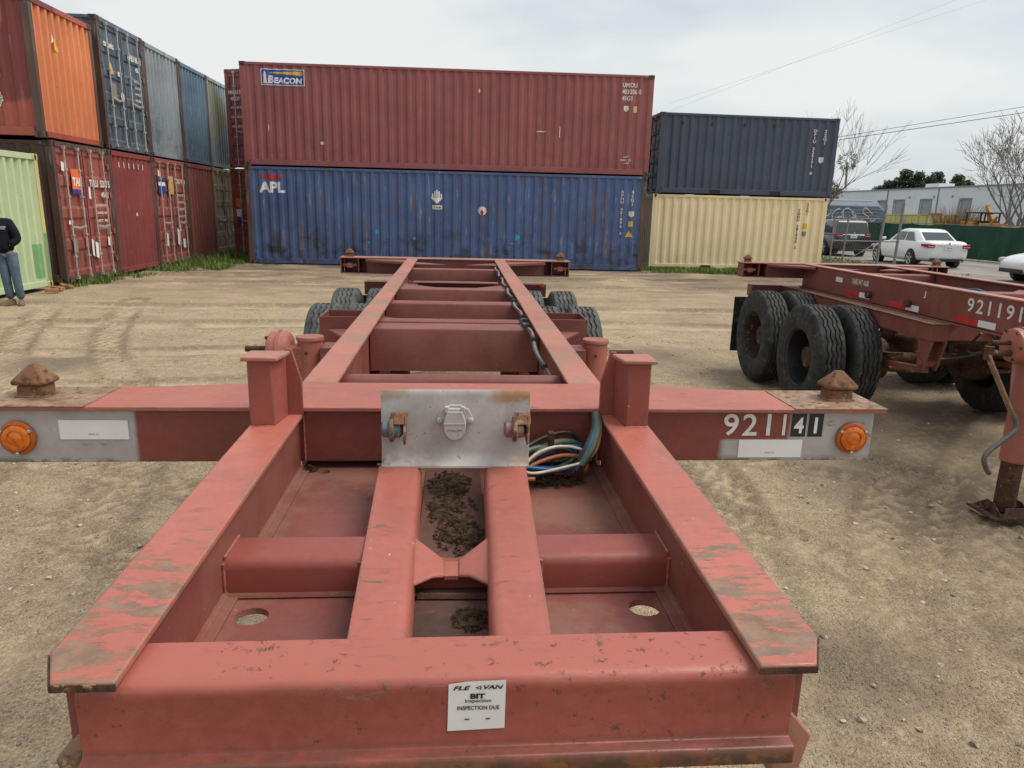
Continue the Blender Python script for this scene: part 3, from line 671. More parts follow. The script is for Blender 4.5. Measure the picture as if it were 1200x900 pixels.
decal('paint_patch', flat_geo('rect'), (3.029 - .02, .70, .2), (0, 1, 0), (0, 0, 1), .38, .66, M_plain('mid green patch', (.20,.38,.17), .6), T, .008, lambda x: float(np.interp(.70 + x, [u for u, d in _q], [d for u, d in _q])), [u - .70 for u, d in _q])
yl = 13.83; pit = 2.462
T = tal = row('red door-end container with orange label, lower row next to the pale green one', yl, .05, HC, mat['cpost'], endm=mat['cred'], railm=mat['cpost'], plus='door', postm=mat['cpost'], rodm=mat['rod'], seed=12, doorribs=4)
end_decal(T, 'logo_label', flat_geo('rect'), -.62, 1.95, .42, .42, mat['orange_l'], .03)
end_decal(T, 'logo_band', flat_geo('rect'), -.62, 1.86, .42, .08, mat['blue_l'], .03)
end_decal(T, 'logo_lettering', text_geo('TAL', .04), -.60, 2.02, .38, .18, W_, .034)
end_decal(T, 'code_lettering', text_geo('TRLU  5200 5', .03), .12, 2.02, .95, .16, mat['offw'], .03)
end_decal(T, 'code_lettering', text_geo('45G1', .03), .62, 1.80, .34, .12, mat['offw'], .03)
for i in range(4): end_decal(T, 'writing', text_geo(('MAX GROSS', 'TARE', 'NET', 'CU CAP')[i] + ' 00', .02), .28, 1.60 - i * .17, .55, .055, mat['offw'], .03)
for y_, z_, w_, h_, mm in ((-.98, 2.3, .12, .2, W_), (-.93, 1.22, .18, .09, W_), (-.82, .62, .16, .32, mat['inkgrey']), (-.06, .5, .1, .4, mat['offw']), (.1, .45, .14, .38, W_), (.72, .7, .12, .22, W_), (.05, 1.75, .1, .28, W_), (-.3, .7, .08, .26, mat['offw'])):
    end_decal(T, 'sticker', flat_geo('poly', [(0, .1), (.9, 0), (1, .9), (.1, 1)]), y_, z_, w_, h_, mm, .028)
T = row('deep red corrugated container end with row of white marks at its top, lower row', yl + pit, .05, HC, mat['cred2'], postm=mat['cpost'], seed=13)
for i in range(6): end_decal(T, 'mark', flat_geo('rect'), -.75 + i * .27, 2.52, .035, .13, mat['offw'], .004)
end_decal(T, 'mark', flat_geo('poly', [(0, 0), (.4, .3), (1, .1), (.6, 1), (.3, .6)]), -.05, 1.35, .14, .12, W_, .004)
T = row('red door-end container with blue and yellow stickers, third in the lower row', yl + 2 * pit, .05, HC, mat['cred'], plus='door', postm=mat['cpost'], rodm=mat['rod'], seed=14, doorribs=4)
end_decal(T, 'sticker', flat_geo('rect'), -.98, 1.95, .45, .42, mat['blue_l'], .03); end_decal(T, 'sticker_band', flat_geo('rect'), -.98, 2.16, .45, .10, W_, .034)
end_decal(T, 'sticker', flat_geo('rect'), -.30, 1.95, .38, .50, M_plain('ochre sticker', (.55,.36,.14), .5), .03)
end_decal(T, 'code_lettering', text_geo('TCKU 912 4', .03), .2, 2.25, .8, .14, mat['offw'], .03)
for i in range(5): end_decal(T, 'writing', text_geo('MAX GROSS 00', .02), .3, 1.9 - i * .2, .6, .06, mat['offw'], .03)
for y_, z_, w_, h_ in ((-.95, 2.4, .14, .18), (-.7, .5, .12, .4), (.1, .5, .16, .5), (.5, .4, .2, .3), (.35, .9, .08, .3)): end_decal(T, 'sticker', flat_geo('poly', [(0, .1), (.9, 0), (1, .9), (.1, 1)]), y_, z_, w_, h_, mat['offw'], .028)
row('rusty red corrugated container end before the mustard doors, lower row', yl + 3 * pit, .05, HC, mat['cred'], postm=mat['cpost'], seed=15, detail=False)
T = row('mustard yellow door-end container, lower row near the blue stack', yl + 4 * pit, .05, HC, mat['cmust'], plus='door', postm=mat['cmust'], rodm=mat['rod'], seed=16, detail=False)
end_decal(T, 'mark', flat_geo('rect'), -.3, 1.6, .2, .3, mat['ink'], .03)
zu = HC + .075
T = row('red container with bright orange end at the near end of the upper row', 13.6, zu, ST, mat['credside'], endm=mat['corange'], postm=mat['cpost'], railm=mat['credside'], seed=21)
end_decal(T, 'torn_sticker', flat_geo('poly', [(0, .2), (.5, 0), (1, .15), (.8, .5), (.6, .3), (.3, .9), (.1, 1)]), -.42, 1.72, .16, .26, mat['yellow_l'], .004)
end_decal(T, 'torn_sticker', flat_geo('poly', [(0, 0), (1, .3), (.5, 1)]), -.5, 1.86, .08, .2, W_, .004)
side_decal(T, 'code_lettering', text_geo('4\n2\nG\n1', .03, line=.9, align='CENTER'), 5.25, 1.42, .14, .66, mat['offw'])
side_decal(T, 'yellow_plate', flat_geo('rect'), 5.22, 1.10, .2, .24, mat['yellow_l'])
side_decal(T, 'approval_plate', text_geo('LR\nGS\n67', .03, line=.8), 5.2, .55, .22, .28, mat['offw'])
T = row('tall steel-blue door-end container next to the orange one, upper row', 16.33, zu, HC, mat['cnavy'], plus='door', postm=mat['cpost'], rodm=mat['rod'], seed=22)
end_decal(T, 'lettering', text_geo('transamerica', .03), -1.0, 2.28, .5, .14, W_, .03)
end_decal(T, 'code_lettering', text_geo('CHIU 867 1', .03), .22, 2.2, .75, .15, W_, .03); end_decal(T, 'code_lettering', text_geo('45G1', .03), .62, 1.98, .28, .12, W_, .03)
end_decal(T, 'warning_triangle', flat_geo('poly', [(0, 0), (1, 0), (.5, 1)]), -.86, 1.72, .24, .26, mat['yellow_l'], .034)
end_decal(T, 'sticker', flat_geo('rect'), -.4, 1.72, .18, .1, W_, .03); end_decal(T, 'plate', flat_geo('rect'), -.75, 1.2, .2, .32, M_plain('brown plate', (.25,.2,.15), .6), .03)
end_decal(T, 'sticker', flat_geo('poly', [(.5 + .5 * math.cos(k * math.pi / 6), .5 + .5 * math.sin(k * math.pi / 6)) for k in range(12)]), -.33, 1.15, .17, .24, W_, .03)
for i in range(5): end_decal(T, 'writing', text_geo('MAX GROSS 30', .02), .5, 1.72 - i * .15, .4, .06, mat['offw'], .03)
row('weathered grey-blue corrugated container end, upper row', 18.79, zu, HC - .03, mat['cgreyb'], postm=mat['cpost'], seed=23)
row('worn blue corrugated container end with dark scrapes, upper row', 21.25, zu, HC - .06, mat['cblue2'], postm=mat['cpost'], seed=24)
row('pale blue corrugated container end at the far end of the upper row', 23.72, zu, HC - .06, mat['clblue'], postm=mat['cgreyb'], seed=25, detail=False)
# two more standing askew behind the big stack, only a sliver of their doors showing
ang = math.atan2(-(24.4 - 23.42), 2.2)
def askew(label, z, H, m, seed):
    d = Vector((math.cos(ang), math.sin(ang), 0)); nrm = Vector((math.sin(-ang), math.cos(ang), 0)); mid = Vector((-7.78, 24.35, 0)) + d * 1.219
    c = mid + nrm * 3.029; c.z = z
    return container('shipping_container', label, 6.058, H, c, ang - math.pi / 2, m, plus='door', seed=seed, rodm=mat['rod'], doorribs=4)
T = askew('red door-end container glimpsed at ground level behind the blue one', .05, HC, mat['cred'], 31)
for y_, z_, w_, h_, mm in ((-1.05, 1.6, .2, .3, mat['orange_l']), (-1.05, 1.3, .2, .25, W_), (-1.0, 1.0, .16, .2, mat['blue_l'])): end_decal(T, 'sticker', flat_geo('rect'), y_, z_, w_, h_, mm, .03)
T = askew('maroon door-end container glimpsed behind the maroon one with the logo', HC + .08, HC + .25, mat['cmaroon'], 32)
end_decal(T, 'code_lettering', text_geo('MNSU 5', .03), -1.08, 2.35, .5, .13, mat['offw'], .03); end_decal(T, 'code_lettering', text_geo('45G1', .03), -1.0, 2.15, .35, .12, mat['offw'], .03)
for z_ in (1.9, 1.6, 1.3): end_decal(T, 'writing', text_geo('MAX GR 30', .02), -1.0, z_, .45, .07, mat['offw'], .03)
# ------------------------------------------------------------------ chassis parts
def tyre_mesh():
    n = 108; hw = .128; prof = []
    # (radius, x, kind) across the section from the inner bead round to the outer bead
    side = [(.262, -.100, 0), (.275, -.112, 0), (.33, -.126, 0), (.40, -.130, 0), (.445, -.126, 0), (.470, -.120, 0), (.486, -.112, 0), (.497, -.104, 0)]
    prof += side
    g = [-.062, -.022, .022, .062]
    for c in g:
        prof += [(.503, c - .008, 1), (.489, c - .006, 1), (.489, c + .006, 1), (.503, c + .008, 1)]
    prof += [(r, -x, k) for r, x, k in reversed(side)]
    rings = []
    for k in range(n):
        t_ = 2 * math.pi * k / n; z_ = .0055 * (1 if (k // 2) % 2 else -1); ring = []
        for r, x, kind in prof:
            rr = r
            if kind == 0 and .48 < r < .5: rr = r - (.006 if k % 6 < 2 else 0)
            ring.append((x + (z_ if kind else 0), rr * math.cos(t_), rr * math.sin(t_)))
        rings.append(ring)
    b = MB(); m_ = len(prof)
    for r in rings: b.v += r
    for k in range(n):
        j = (k + 1) % n
        for i in range(m_ - 1): b.f.append((k * m_ + i, k * m_ + i + 1, j * m_ + i + 1, j * m_ + i))
    return b.mesh('tyre', mat['rubber'])
TYRE = tyre_mesh(); TYRE_D = TYRE.copy(); TYRE_D.materials[0] = mat['dustyrub']; TYRE_D.polygons.foreach_set('use_smooth', [True] * len(TYRE_D.polygons)); TYRE_D.set_sharp_from_angle(angle=R(28)); TYRE.polygons.foreach_set('use_smooth', [True] * len(TYRE.polygons)); TYRE.set_sharp_from_angle(angle=R(28))
def rim_mesh(m_, name):   # outer face at +x
    b = MB(); b.lathe([(.278, .118), (.284, .112), (.268, .100), (.258, .06), (.250, -.02), (.244, -.075), (.20, -.085), (.13, -.080), (.125, -.05), (.085, -.035), (.08, -.01), (.045, .0), (.001, .0)], (0, 0, 0), 'x', 40)
    b.lathe([(.278, -.118), (.284, -.112), (.268, -.100), (.250, -.08)], (0, 0, 0), 'x', 40)
    for k in range(8):
        t_ = k * math.pi / 4; b.cyl((-.082, .165 * math.cos(t_), .165 * math.sin(t_)), (-.055, .165 * math.cos(t_), .165 * math.sin(t_)), .016, n=6)
    return b.mesh(name, m_)
RIM_R, RIM_D = rim_mesh(mat['rim'], 'rim'), rim_mesh(mat['darkrim'], 'rim')
for q in (RIM_R, RIM_D): q.polygons.foreach_set('use_smooth', [True] * len(q.polygons)); q.set_sharp_from_angle(angle=R(30))
def add_wheel(T, x, y, s, rimm, spin, tm=None):
    w = MB().cyl((-.10 * s, 0, 0), (.03 * s, 0, 0), .10, n=16).build('wheel', mat['darkrust'], T, smooth=40, loc=(x, y, .5))
    ty = obj('tyre', tm or TYRE, w); ty.rotation_euler = (spin, 0, 0)
    rm = obj('rim', rimm, w); rm.rotation_euler = (spin, 0, 0 if s > 0 else math.pi)
def zneck(y): return 1.26 + (y + .12) * (.022 / 1.08)
def twist_lock(T, x, y, z, m_):
    b = MB(); b.box(-.036, .036, -.028, .028, 0, .032)
    b.loft([[(-.044, -.036, .034), (.044, -.036, .034), (.044, .036, .034), (-.044, .036, .034)], [(-.046, -.038, .044), (.046, -.038, .044), (.046, .038, .044), (-.046, .038, .044)], [(-.010, -.008, .086), (.010, -.008, .086), (.010, .008, .086), (-.010, .008, .086)]])
    b.box(-.042, .042, -.034, .034, -.003, .006)
    o = b.build('twist_lock', m_, T, .005, loc=(x, y, z)); o.rotation_euler = (0, 0, random.uniform(-.12, .12)); return o
def digit_row(T, s, x, z, w, h, y, m_, gap=.012):
    n_ = len(s); cw = (w - gap * (n_ - 1)) / n_
    for i, c in enumerate(s):
        ww = cw * (.26 if c == '1' else 1)
        decal('digit', text_geo(c, .012), (x + i * (cw + gap) + (cw - ww) / 2, y, z), (1, 0, 0), (0, 0, 1), ww, h, m_, T, .0015)
def rail_x(y): k_ = (y - .15) / 5.59; return .356 + .049 * k_, .46 + .055 * k_
HOSE = dict(green=M_plain('green hose', (.075, .12, .075), .55, var=.3), blue=M_plain('blue hose', (.018, .10, .25), .45, var=.2), cream=M_plain('cream hose', (.50, .42, .33), .6, var=.3, scale=30),
            orange=M_plain('orange brown hose', (.42, .14, .05), .5), black=M_plain('black cable', (.02, .021, .022), .55), grey=M_plain('dusty grey hose', (.20, .20, .165), .7, var=.3, scale=25), pink=M_plain('faded red hose', (.35, .12, .11), .6))
def spline(pts, n=10):
    P = [Vector(p) for p in pts]; out = []
    for i in range(len(P) - 1):
        p0, p1, p2, p3 = P[max(i - 1, 0)], P[i], P[i + 1], P[min(i + 2, len(P) - 1)]
        for k in range(n):
            f = k / n; out.append(.5 * (2 * p1 + (p2 - p0) * f + (2 * p0 - 5 * p1 + 4 * p2 - p3) * f * f + (3 * p1 - p0 - 3 * p2 + p3) * f ** 3))
    return out + [P[-1]]

def chassis(label, loc, rotz, number, main=True, leg_x=.72, leg_y=1.6):
    T = thing('container_chassis', label, 'trailer chassis', loc, rotz, 'red container chassis trailers')
    r_, rt_, rp_ = mat['red'], mat['redtop'], mat['red2']
    # ---- gooseneck
    for s in (-1, 1):
        b = MB()
        f = lambda x: s * x
        poly = [(f(.40), -.112), (f(.40), -1.205), (f(.475), -1.205), (f(.506), -1.145), (f(.512), -.112)]
        b.loft([[(x, y, zneck(y) - .012) for x, y in poly], [(x, y, zneck(y)) for x, y in poly]])
        b.build('neck_rail_plate', mat['neckplate'], T, .003)
        b = MB(); ep = [(.3985, -1.2065), (.4755, -1.2065), (.5073, -1.1455)]
        for (xa, ya), (xb, yb) in zip(ep, ep[1:]): b.bar((f(xa), ya, zneck(ya) - .0068), (f(xb), yb, zneck(yb) - .0068), .002, .0095)
        b.build('plate_edge', mat['darkrust'], T)
        b = MB(); x0, x1 = sorted((f(.412), f(.470)))
        b.loft([[(x0, y, 1.09), (x1, y, 1.09), (x1, y, zneck(y) - .012), (x0, y, zneck(y) - .012)] for y in (-.112, -1.185)])
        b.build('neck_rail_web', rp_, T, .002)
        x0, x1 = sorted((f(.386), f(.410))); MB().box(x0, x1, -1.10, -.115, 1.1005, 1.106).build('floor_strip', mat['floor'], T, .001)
        MB().tube([(f(.409), -1.10, 1.107), (f(.409), -.115, 1.107)], .006, 6).build('weld_bead', mat['floor'], T)
        # bumper ears below the front corners
        b = MB(); b.prism([(f(.44), 1.165), (f(.462), 1.15), (f(.492), 1.115), (f(.480), 1.062), (f(.44), 1.05)], 'y', -1.188, -1.10); b.build('bumper_ear', mat['steel'] if s < 0 else mat['redtop'], T, .003)
    # floor plate with lightening holes (grid with round cut-outs)
    bm = bmesh.new(); holes = [(-.347, -.84, .029), (.352, -.835, .029), (-.349, -.131, .018)]
    ox = [-.41, .41]; oy = [-1.12, .055]
    outer = [bm.verts.new((x, y, 1.1)) for x, y in ((ox[0], oy[0]), (ox[1], oy[0]), (ox[1], oy[1]), (ox[0], oy[1]))]
    ed_ = [bm.edges.new((outer[i], outer[(i + 1) % 4])) for i in range(4)]
    for hx_, hy_, hr_ in holes:
        ring = [bm.verts.new((hx_ + hr_ * math.cos(k * math.pi / 12), hy_ + hr_ * .95 * math.sin(k * math.pi / 12), 1.1)) for k in range(24)]
        ed_ += [bm.edges.new((ring[i], ring[(i + 1) % 24])) for i in range(24)]
    bmesh.ops.triangle_fill(bm, edges=ed_, use_beauty=True)
    ex = bmesh.ops.extrude_face_region(bm, geom=bm.faces[:]); bmesh.ops.translate(bm, verts=[v for v in ex['geom'] if isinstance(v, bmesh.types.BMVert)], vec=(0, 0, -.012))
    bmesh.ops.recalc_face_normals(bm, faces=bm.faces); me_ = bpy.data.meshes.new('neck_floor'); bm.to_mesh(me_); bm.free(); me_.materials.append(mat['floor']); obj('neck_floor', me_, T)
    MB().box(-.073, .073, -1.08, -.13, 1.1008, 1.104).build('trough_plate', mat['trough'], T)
    # front beam: rolled top edge, plain face, lip at the foot
    prof = [(-1.10, 1.222), (-1.172, 1.222), (-1.182, 1.220), (-1.188, 1.2155), (-1.191, 1.208), (-1.1915, 1.20), (-1.1915, 1.126), (-1.194, 1.121), (-1.209, 1.118), (-1.212, 1.114), (-1.211, 1.094), (-1.208, 1.090), (-1.12, 1.090), (-1.12, 1.195), (-1.10, 1.20)]
    b = MB(); b.prism(prof, 'x', -.457, .457); b.build('front_beam', mat['beam'], T, .0015, smooth=40)
    # channels and cross pieces in the neck
    for s in (-1, 1):
        def ring(y, k):
            xi, xo = (.0775 + (.061 - .0775) * k) * s, (.182 + (.152 - .182) * k) * s; d = s
            return [(xo, y, 1.101), (xo, y, 1.18), (xi + d * .022, y, 1.18), (xi + d * .010, y, 1.177), (xi + d * .003, y, 1.170), (xi, y, 1.158), (xi, y, 1.101)]
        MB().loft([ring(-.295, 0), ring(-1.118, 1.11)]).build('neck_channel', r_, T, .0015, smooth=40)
        x0, x1 = (.150 * s, .440 * s)
        pr = [(-.68, 1.101), (-.68, 1.170), (-.685, 1.175), (-.755, 1.175), (-.766, 1.172), (-.773, 1.165), (-.776, 1.154), (-.776, 1.101)]
        MB().prism(pr, 'x', *sorted((x0, x1))).build('neck_crossbeam', mat['redmid'], T, .0015, smooth=40)
        MB().tube([(x0, -.779, 1.104), (x1, -.779, 1.104)], .006, 6).build('weld_bead', mat['floor'], T)
        # bow-tie cover plates over the king pin
        pl = [(.074 * s, -.672), (.013 * s, -.720), (.012 * s, -.778), (.034 * s, -.792), (.072 * s, -.846)]
        b = MB(); zt = [1.168, 1.1415, 1.1405, 1.147, 1.158]
        b.loft([[(p[0], p[1], z - .008) for p, z in zip(pl, zt)], [(p[0], p[1], z) for p, z in zip(pl, zt)]]); b.build('pin_cover', r_, T, .004, 3)
    MB().box(-.0128, .0128, -.779, -.721, 1.131, 1.1385).build('cover_bridge', r_, T)
    b = MB(); b.prism([(-.074, 1.104), (-.074, 1.150), (-.012, 1.131), (.012, 1.131), (.074, 1.150), (.074, 1.104)], 'y', -.69, -.765); b.build('pin_box', mat['redmid'], T, .003)
    MB().tube([(-.062, -.798, 1.108), (.066, -.802, 1.108)], .007, 6).build('weld_bead', mat['darkrust'], T)
    for s in (-1, 1):
        def bead(P_, r=.0045):
            b_ = MB(); n_ = max(6, int((Vector(P_[1]) - Vector(P_[0])).length / .006)); A, B_ = Vector(P_[0]), Vector(P_[1])
            b_.tube([A.lerp(B_, k / n_) for k in range(n_ + 1)], [r * .75 * (1 + .18 * math.sin(k * 2.1) + random.uniform(-.12, .12)) for k in range(n_ + 1)], 6); b_.build('weld_bead', r_, T, smooth=60)
        bead([(s * .410, -.778, 1.106), (s * .410, -.778, 1.168)]); bead([(s * .410, -.680, 1.176), (s * .410, -.77, 1.176)])
        bead([(s * (.167), -.776, 1.106), (s * (.167), -.776, 1.168)]); bead([(s * .186, -.298, 1.181), (s * .074, -.298, 1.181)]); bead([(s * .40, -.110, 1.125), (s * .40, -.110, 1.255)])
        bead([(s * .505, -.229, 1.2575), (s * .449, -.229, 1.2575)])
    # guide posts
    for s in (-1, 1):
        zz = zneck(-.2) - .001; x = lambda v: v * s
        MB().prism([(x(.507), -.226), (x(.447), -.226), (x(.433), -.128), (x(.507), -.128)], 'z', zz, 1.4255).build('post_body', mat['redmid'], T, .004)
        MB().prism([(x(.436), zz), (x(.397), zz), (x(.397), 1.352), (x(.420), 1.436), (x(.436), 1.436)], 'y', -.1275, -.116).build('post_wing', mat['redmid'], T, .002)
        MB().prism([(x(.517), -.242), (x(.430), -.242), (x(.417), -.150), (x(.517), -.150)], 'z', 1.426, 1.4365).build('post_cap', mat['redtop'], T, .003)
    # ---- front bolster
    top = [(-1.222, -.122), (1.222, -.122), (1.222, .082), (.85, .098), (.60, .150), (.47, .165), (-.47, .165), (-.60, .150), (-.85, .105), (-1.222, .082)]
    MB().prism(top, 'z', 1.266, 1.277).build('bolster_plate', mat['redtop'] if False else r_, T, .002)
    MB().box(-1.196, 1.196, -.108, .06, 1.121, 1.2655).build('front_bolster', mat['redgrey'], T, .003)
    for s in (-1, 1):
        b = MB(); b.box(*sorted((s * 1.224, s * (1.224 - .27))), -.125, .085, 1.2772, 1.2792); b.build('wear_plate', mat['steel'], T)
        tl = twist_lock(T, s * 1.13, -.01, 1.279, mat['rust'])
        # marker lamp
        L_ = MB().lathe([(.001, -.112), (.046, -.112), (.046, -.118), (.043, -.121), (.037, -.122)], (s * 1.133, 0, 1.191), 'y', 28).build('marker_lamp', mat['amberrim'], T, smooth=40)
        MB().lathe([(.036, -.120), (.035, -.125), (.030, -.1275), (.022, -.128), (.021, -.1255), (.012, -.129), (.001, -.1295)], (s * 1.133, 0, 1.191), 'y', 28).build('lens', mat['amber'], L_, smooth=50)
        for k in range(3):
            t_ = math.pi / 2 + math.pi / 2 * 0 + k * 2 * math.pi / 3 + math.pi / 3; MB().lathe([(.001, -.127), (.005, -.126), (.006, -.121)], (s * 1.133 + .041 * math.cos(t_), 0, 1.191 + .041 * math.sin(t_)), 'y', 8).build('screw', mat['chrome'], L_)
    if main:
        digit_row(T, '921', .757, 1.196, .152, .064, -.108, mat['offw'])
        digit_row(T, '1', .916, 1.197, .034, .062, -.108, mat['offw'])
        for i, c in enumerate('41'):
            x0 = .954 + i * .050; q = decal('number_tile', flat_geo('rect'), (x0, -.108, 1.193), (1, 0, 0), (0, 0, 1), .043, .068, mat['ink'], T, .0012)
            decal('digit', text_geo(c, .03), (x0 + (.008 if c == '4' else .017), -.108, 1.203), (1, 0, 0), (0, 0, 1), .028 if c == '4' else .009, .047, mat['white'], q, .002)
        for x0, z0, w_ in ((.806, 1.131, .186), (-1.03, 1.185, .175)):
            q = decal('label_plate', flat_geo('rect'), (x0, -.108, z0), (1, 0, 0), (0, 0, 1), w_, .053, mat['white'], T, .0015)
            decal('small_print', text_geo('MFD 01', .0), (x0 + w_ * .42, -.108, z0 + .012), (1, 0, 0), (0, 0, 1), .026, .005, mat['inkgrey'], q, .0022)
        q = decal('inspection_sticker', flat_geo('poly', [(0, 0), (.99, .03), (1, 1), (.35, .985), (.02, .94)]), (-.002, -1.1915, 1.1445), (1, 0, 0), (0, 0, 1), .0745, .0735, mat['white'], T, .0012)
        sx_, sz_ = -.002, 1.1445
        for s_, x_, z_, w_, h_, bo in (('FLE', .007, .0605, .0225, .006, .03), ('<I', .036, .0605, .007, .006, .03), ('VAN', .046, .061, .025, .006, .03), ('BIT', .029, .0475, .019, .0075, .05), ('Inspection', .0225, .0405, .0335, .0065, .015), ('INSPECTION DUE', .0125, .031, .054, .006, .02)):
            decal('print', text_geo(s_, bo, shear=.3 if 'N' == s_[-1:] and s_ == 'VAN' or s_ in ('FLE',) else 0), (sx_ + x_, -1.1915, sz_ + z_), (1, 0, 0), (0, 0, 1), w_, h_, mat['ink'], q, .0022)
        for x_ in (.022, .049): decal('print', flat_geo('rect'), (sx_ + x_, -1.1915, sz_ + .0165), (1, 0, 0), (0, 0, 1), .006, .0017, mat['ink'], q, .0022)
        # ---- connector panel
        pp = [(-.287, 1.371), (-.291, 1.366), (-.292, 1.355), (-.292, 1.215), (-.294, 1.202), (-.301, 1.190), (-.312, 1.182), (-.3125, 1.176), (-.298, 1.182), (-.289, 1.195), (-.286, 1.21), (-.284, 1.36)]
        Pn = MB().prism([(a_, b_) for a_, b_ in pp], 'x', -.175, .189).build('connector_panel', mat['galv'], T, .001, smooth=40)
        MB().box(-.12, -.09, -.284, -.115, 1.185, 1.20).box(.10, .13, -.284, -.115, 1.185, 1.20).build('panel_bracket', r_, T)
        hexa = [(-.045, 0), (-.032, .026), (-.012, .037), (.012, .037), (.034, .026), (.047, 0), (.024, -.022), (-.022, -.022)]
        S_ = MB().prism([(.004 + a_, 1.298 + b_) for a_, b_ in hexa], 'y', -.300, -.2925).build('plug_socket', mat['galv'], Pn, .002)
        b = MB(); lid = [(-.018, .030), (.018, .030), (.027, .002)] + [(.027 * math.cos(t_), -.008 + .036 * math.sin(t_)) for t_ in [-k * math.pi / 12 for k in range(0, 13)]] + [(-.027, .002)]
        b.prism([(.004 + a_, 1.292 + b_) for a_, b_ in lid], 'y', -.315, -.2995); b.build('socket_lid', mat['galv'], S_, .002)
        MB().prism([(.004 - .026, 1.290), (.004 + .026, 1.290), (.004 + .026, 1.2925), (.004 - .026, 1.2925)], 'y', -.3165, -.3145).build('lid_rib', mat['galv'], S_)
        MB().cyl((-.012, -.307, 1.325), (.02, -.307, 1.325), .005, n=8).box(-.02, -.011, -.313, -.299, 1.318, 1.333).box(.019, .028, -.313, -.299, 1.318, 1.333).build('lid_hinge', mat['galv'], S_, .001)
        for x_ in (-.033, .042): MB().lathe([(.001, -.306), (.006, -.305), (.008, -.2995)], (x_, 0, 1.296), 'y', 10).build('bolt', mat['galv'], S_, smooth=40)
        decal('maker_print', text_geo('PHILLIPS', .02), (-.014, -.315, 1.272), (1, 0, 0), (0, 0, 1), .036, .005, mat['inkgrey'], S_, .001)
        for x_, c_, s in ((-.138, M_plain('blue gladhand', (.12,.17,.20), .6, .3, .5, 60), 1), (.156, M_plain('red gladhand', (.27,.15,.145), .6, .3, .5, 60), 1)):
            g_ = MB().lathe([(.001, -.034), (.014, -.033), (.020, -.028), (.020, -.014), (.029, -.012), (.030, -.004), (.021, .0), (.021, .012), (.013, .018), (.001, .018)], (x_, -.330, 1.283), 'x', 22).build('glad_hand', c_, Pn, smooth=40)
            MB().cyl((x_ + .002, -.325, 1.283), (x_ + .002, -.288, 1.283), .016, n=14).build('stem', mat['alu'], g_, smooth=40)
            b = MB(); b.prism([(-.352, 1.250), (-.300, 1.256), (-.300, 1.316), (-.338, 1.320), (-.352, 1.300)], 'x', x_ + .020, x_ + .026); b.prism([(-.352, 1.300), (-.338, 1.320), (-.325, 1.324), (-.325, 1.312)], 'x', x_ - .004, x_ + .030); b.build('flange', mat['rust'], g_, .002)
            MB().cyl((x_ - .004, -.335, 1.300), (x_ - .004, -.335, 1.326), .006, n=8).build('stud', mat['chrome'], g_)
            MB().lathe([(.0305, -.0125), (.032, -.008), (.0305, -.0035)], (x_, -.330, 1.283), 'x', 22).build('seal', mat['rust'], g_, smooth=40)
        # ---- air hoses and cable coiled beside the panel
        rr = random.Random(5)
        for nm, c_, rad, cx, cz, ax_, az, tilt, n_ in (('air_hose', 'green', .012, .285, 1.165, .085, .040, .05, 1.1), ('air_hose', 'cream', .0048, .270, 1.188, .092, .030, -.03, 1.1), ('air_hose', 'green', .010, .262, 1.170, .09, .034, .04, 1.0), ('cable', 'black', .006, .250, 1.172, .075, .030, -.01, 1.0), ('air_hose', 'blue', .007, .262, 1.178, .090, .026, .0, 1.1), ('air_hose', 'blue', .007, .255, 1.168, .075, .022, .03, 1.0), ('cable', 'black', .007, .258, 1.188, .085, .040, .06, 1.1), ('air_hose', 'orange', .0062, .255, 1.158, .10, .028, -.02, .75)):
            P_ = []
            for k in range(int(30 * n_) + 1):
                t_ = -.4 + 2 * math.pi * k / 30
                P_.append((cx + ax_ * math.cos(t_), -.235 + tilt + .045 * math.sin(t_ + 1.2), max(1.116, cz - .008 + az * .8 * math.sin(t_) + .008 * math.sin(2 * t_ + rad * 900))))
            MB().tube(P_, rad * .8, 8).build(nm, HOSE[c_], T, smooth=60)
        for c_, rad, o in (('green', .011, 0), ('blue', .007, -.012), ('cream', .0065, .004), ('orange', .0062, .010), ('black', .006, -.02)):
            P_ = spline([(.33 + o, -.25, 1.16 + o), (.362 + o, -.235, 1.20), (.382 + o * .6, -.19, 1.243), (.388 + o * .4, -.14, 1.262), (.386, -.118, 1.258)], 8)
            MB().tube(P_, rad, 8).build('cable' if c_ == 'black' else 'air_hose', HOSE[c_], T, smooth=60)
        MB().bar((.262, -.18, 1.11), (.258, -.19, 1.232), .016, .022, (0, 1, 0)).build('hose_hook', mat['darkrust'], T, .002)
        # hose bundle clipped along the inside of the right main rail
        for c_, rad, dx, dz, amp in (('grey', .009, -.018, -.03, .008), ('pink', .004, -.012, -.02, .014), ('black', .005, -.022, -.02, .012), ('black', .008, -.014, -.045, .004)):
            P_ = []
            for k in range(88):
                y_ = .20 + k * .055; xi = rail_x(y_)[0]; q = (y_ * 1.55 + .1) % 1.0
                sag = math.sin(q * math.pi) ** 2 if y_ > .55 else 0
                lift = 1.0 if y_ > 1.2 else max(0, min(1, (y_ - .5) / .7))
                P_.append((xi + dx - amp * 1.1 * sag, y_, 1.228 + .042 * lift + dz * .5 - amp * .55 * sag))
            MB().tube(P_, rad, 8).build('hose_run', HOSE[c_], T, smooth=60)
        for y_ in (.22, .30, .38, .62, 1.05, 1.36, 1.52, 1.66, 2.32, 2.46, 3.1, 3.9):
            xi = rail_x(y_)[0]; lift = 1.0 if y_ > 1.2 else max(0, min(1, (y_ - .5) / .7)); MB().cyl((xi - .022, y_, 1.222 + .042 * lift), (xi - .022, y_ + .055, 1.220 + .042 * lift), .013, n=10).build('hose_sleeve', HOSE['black'], T, smooth=40)
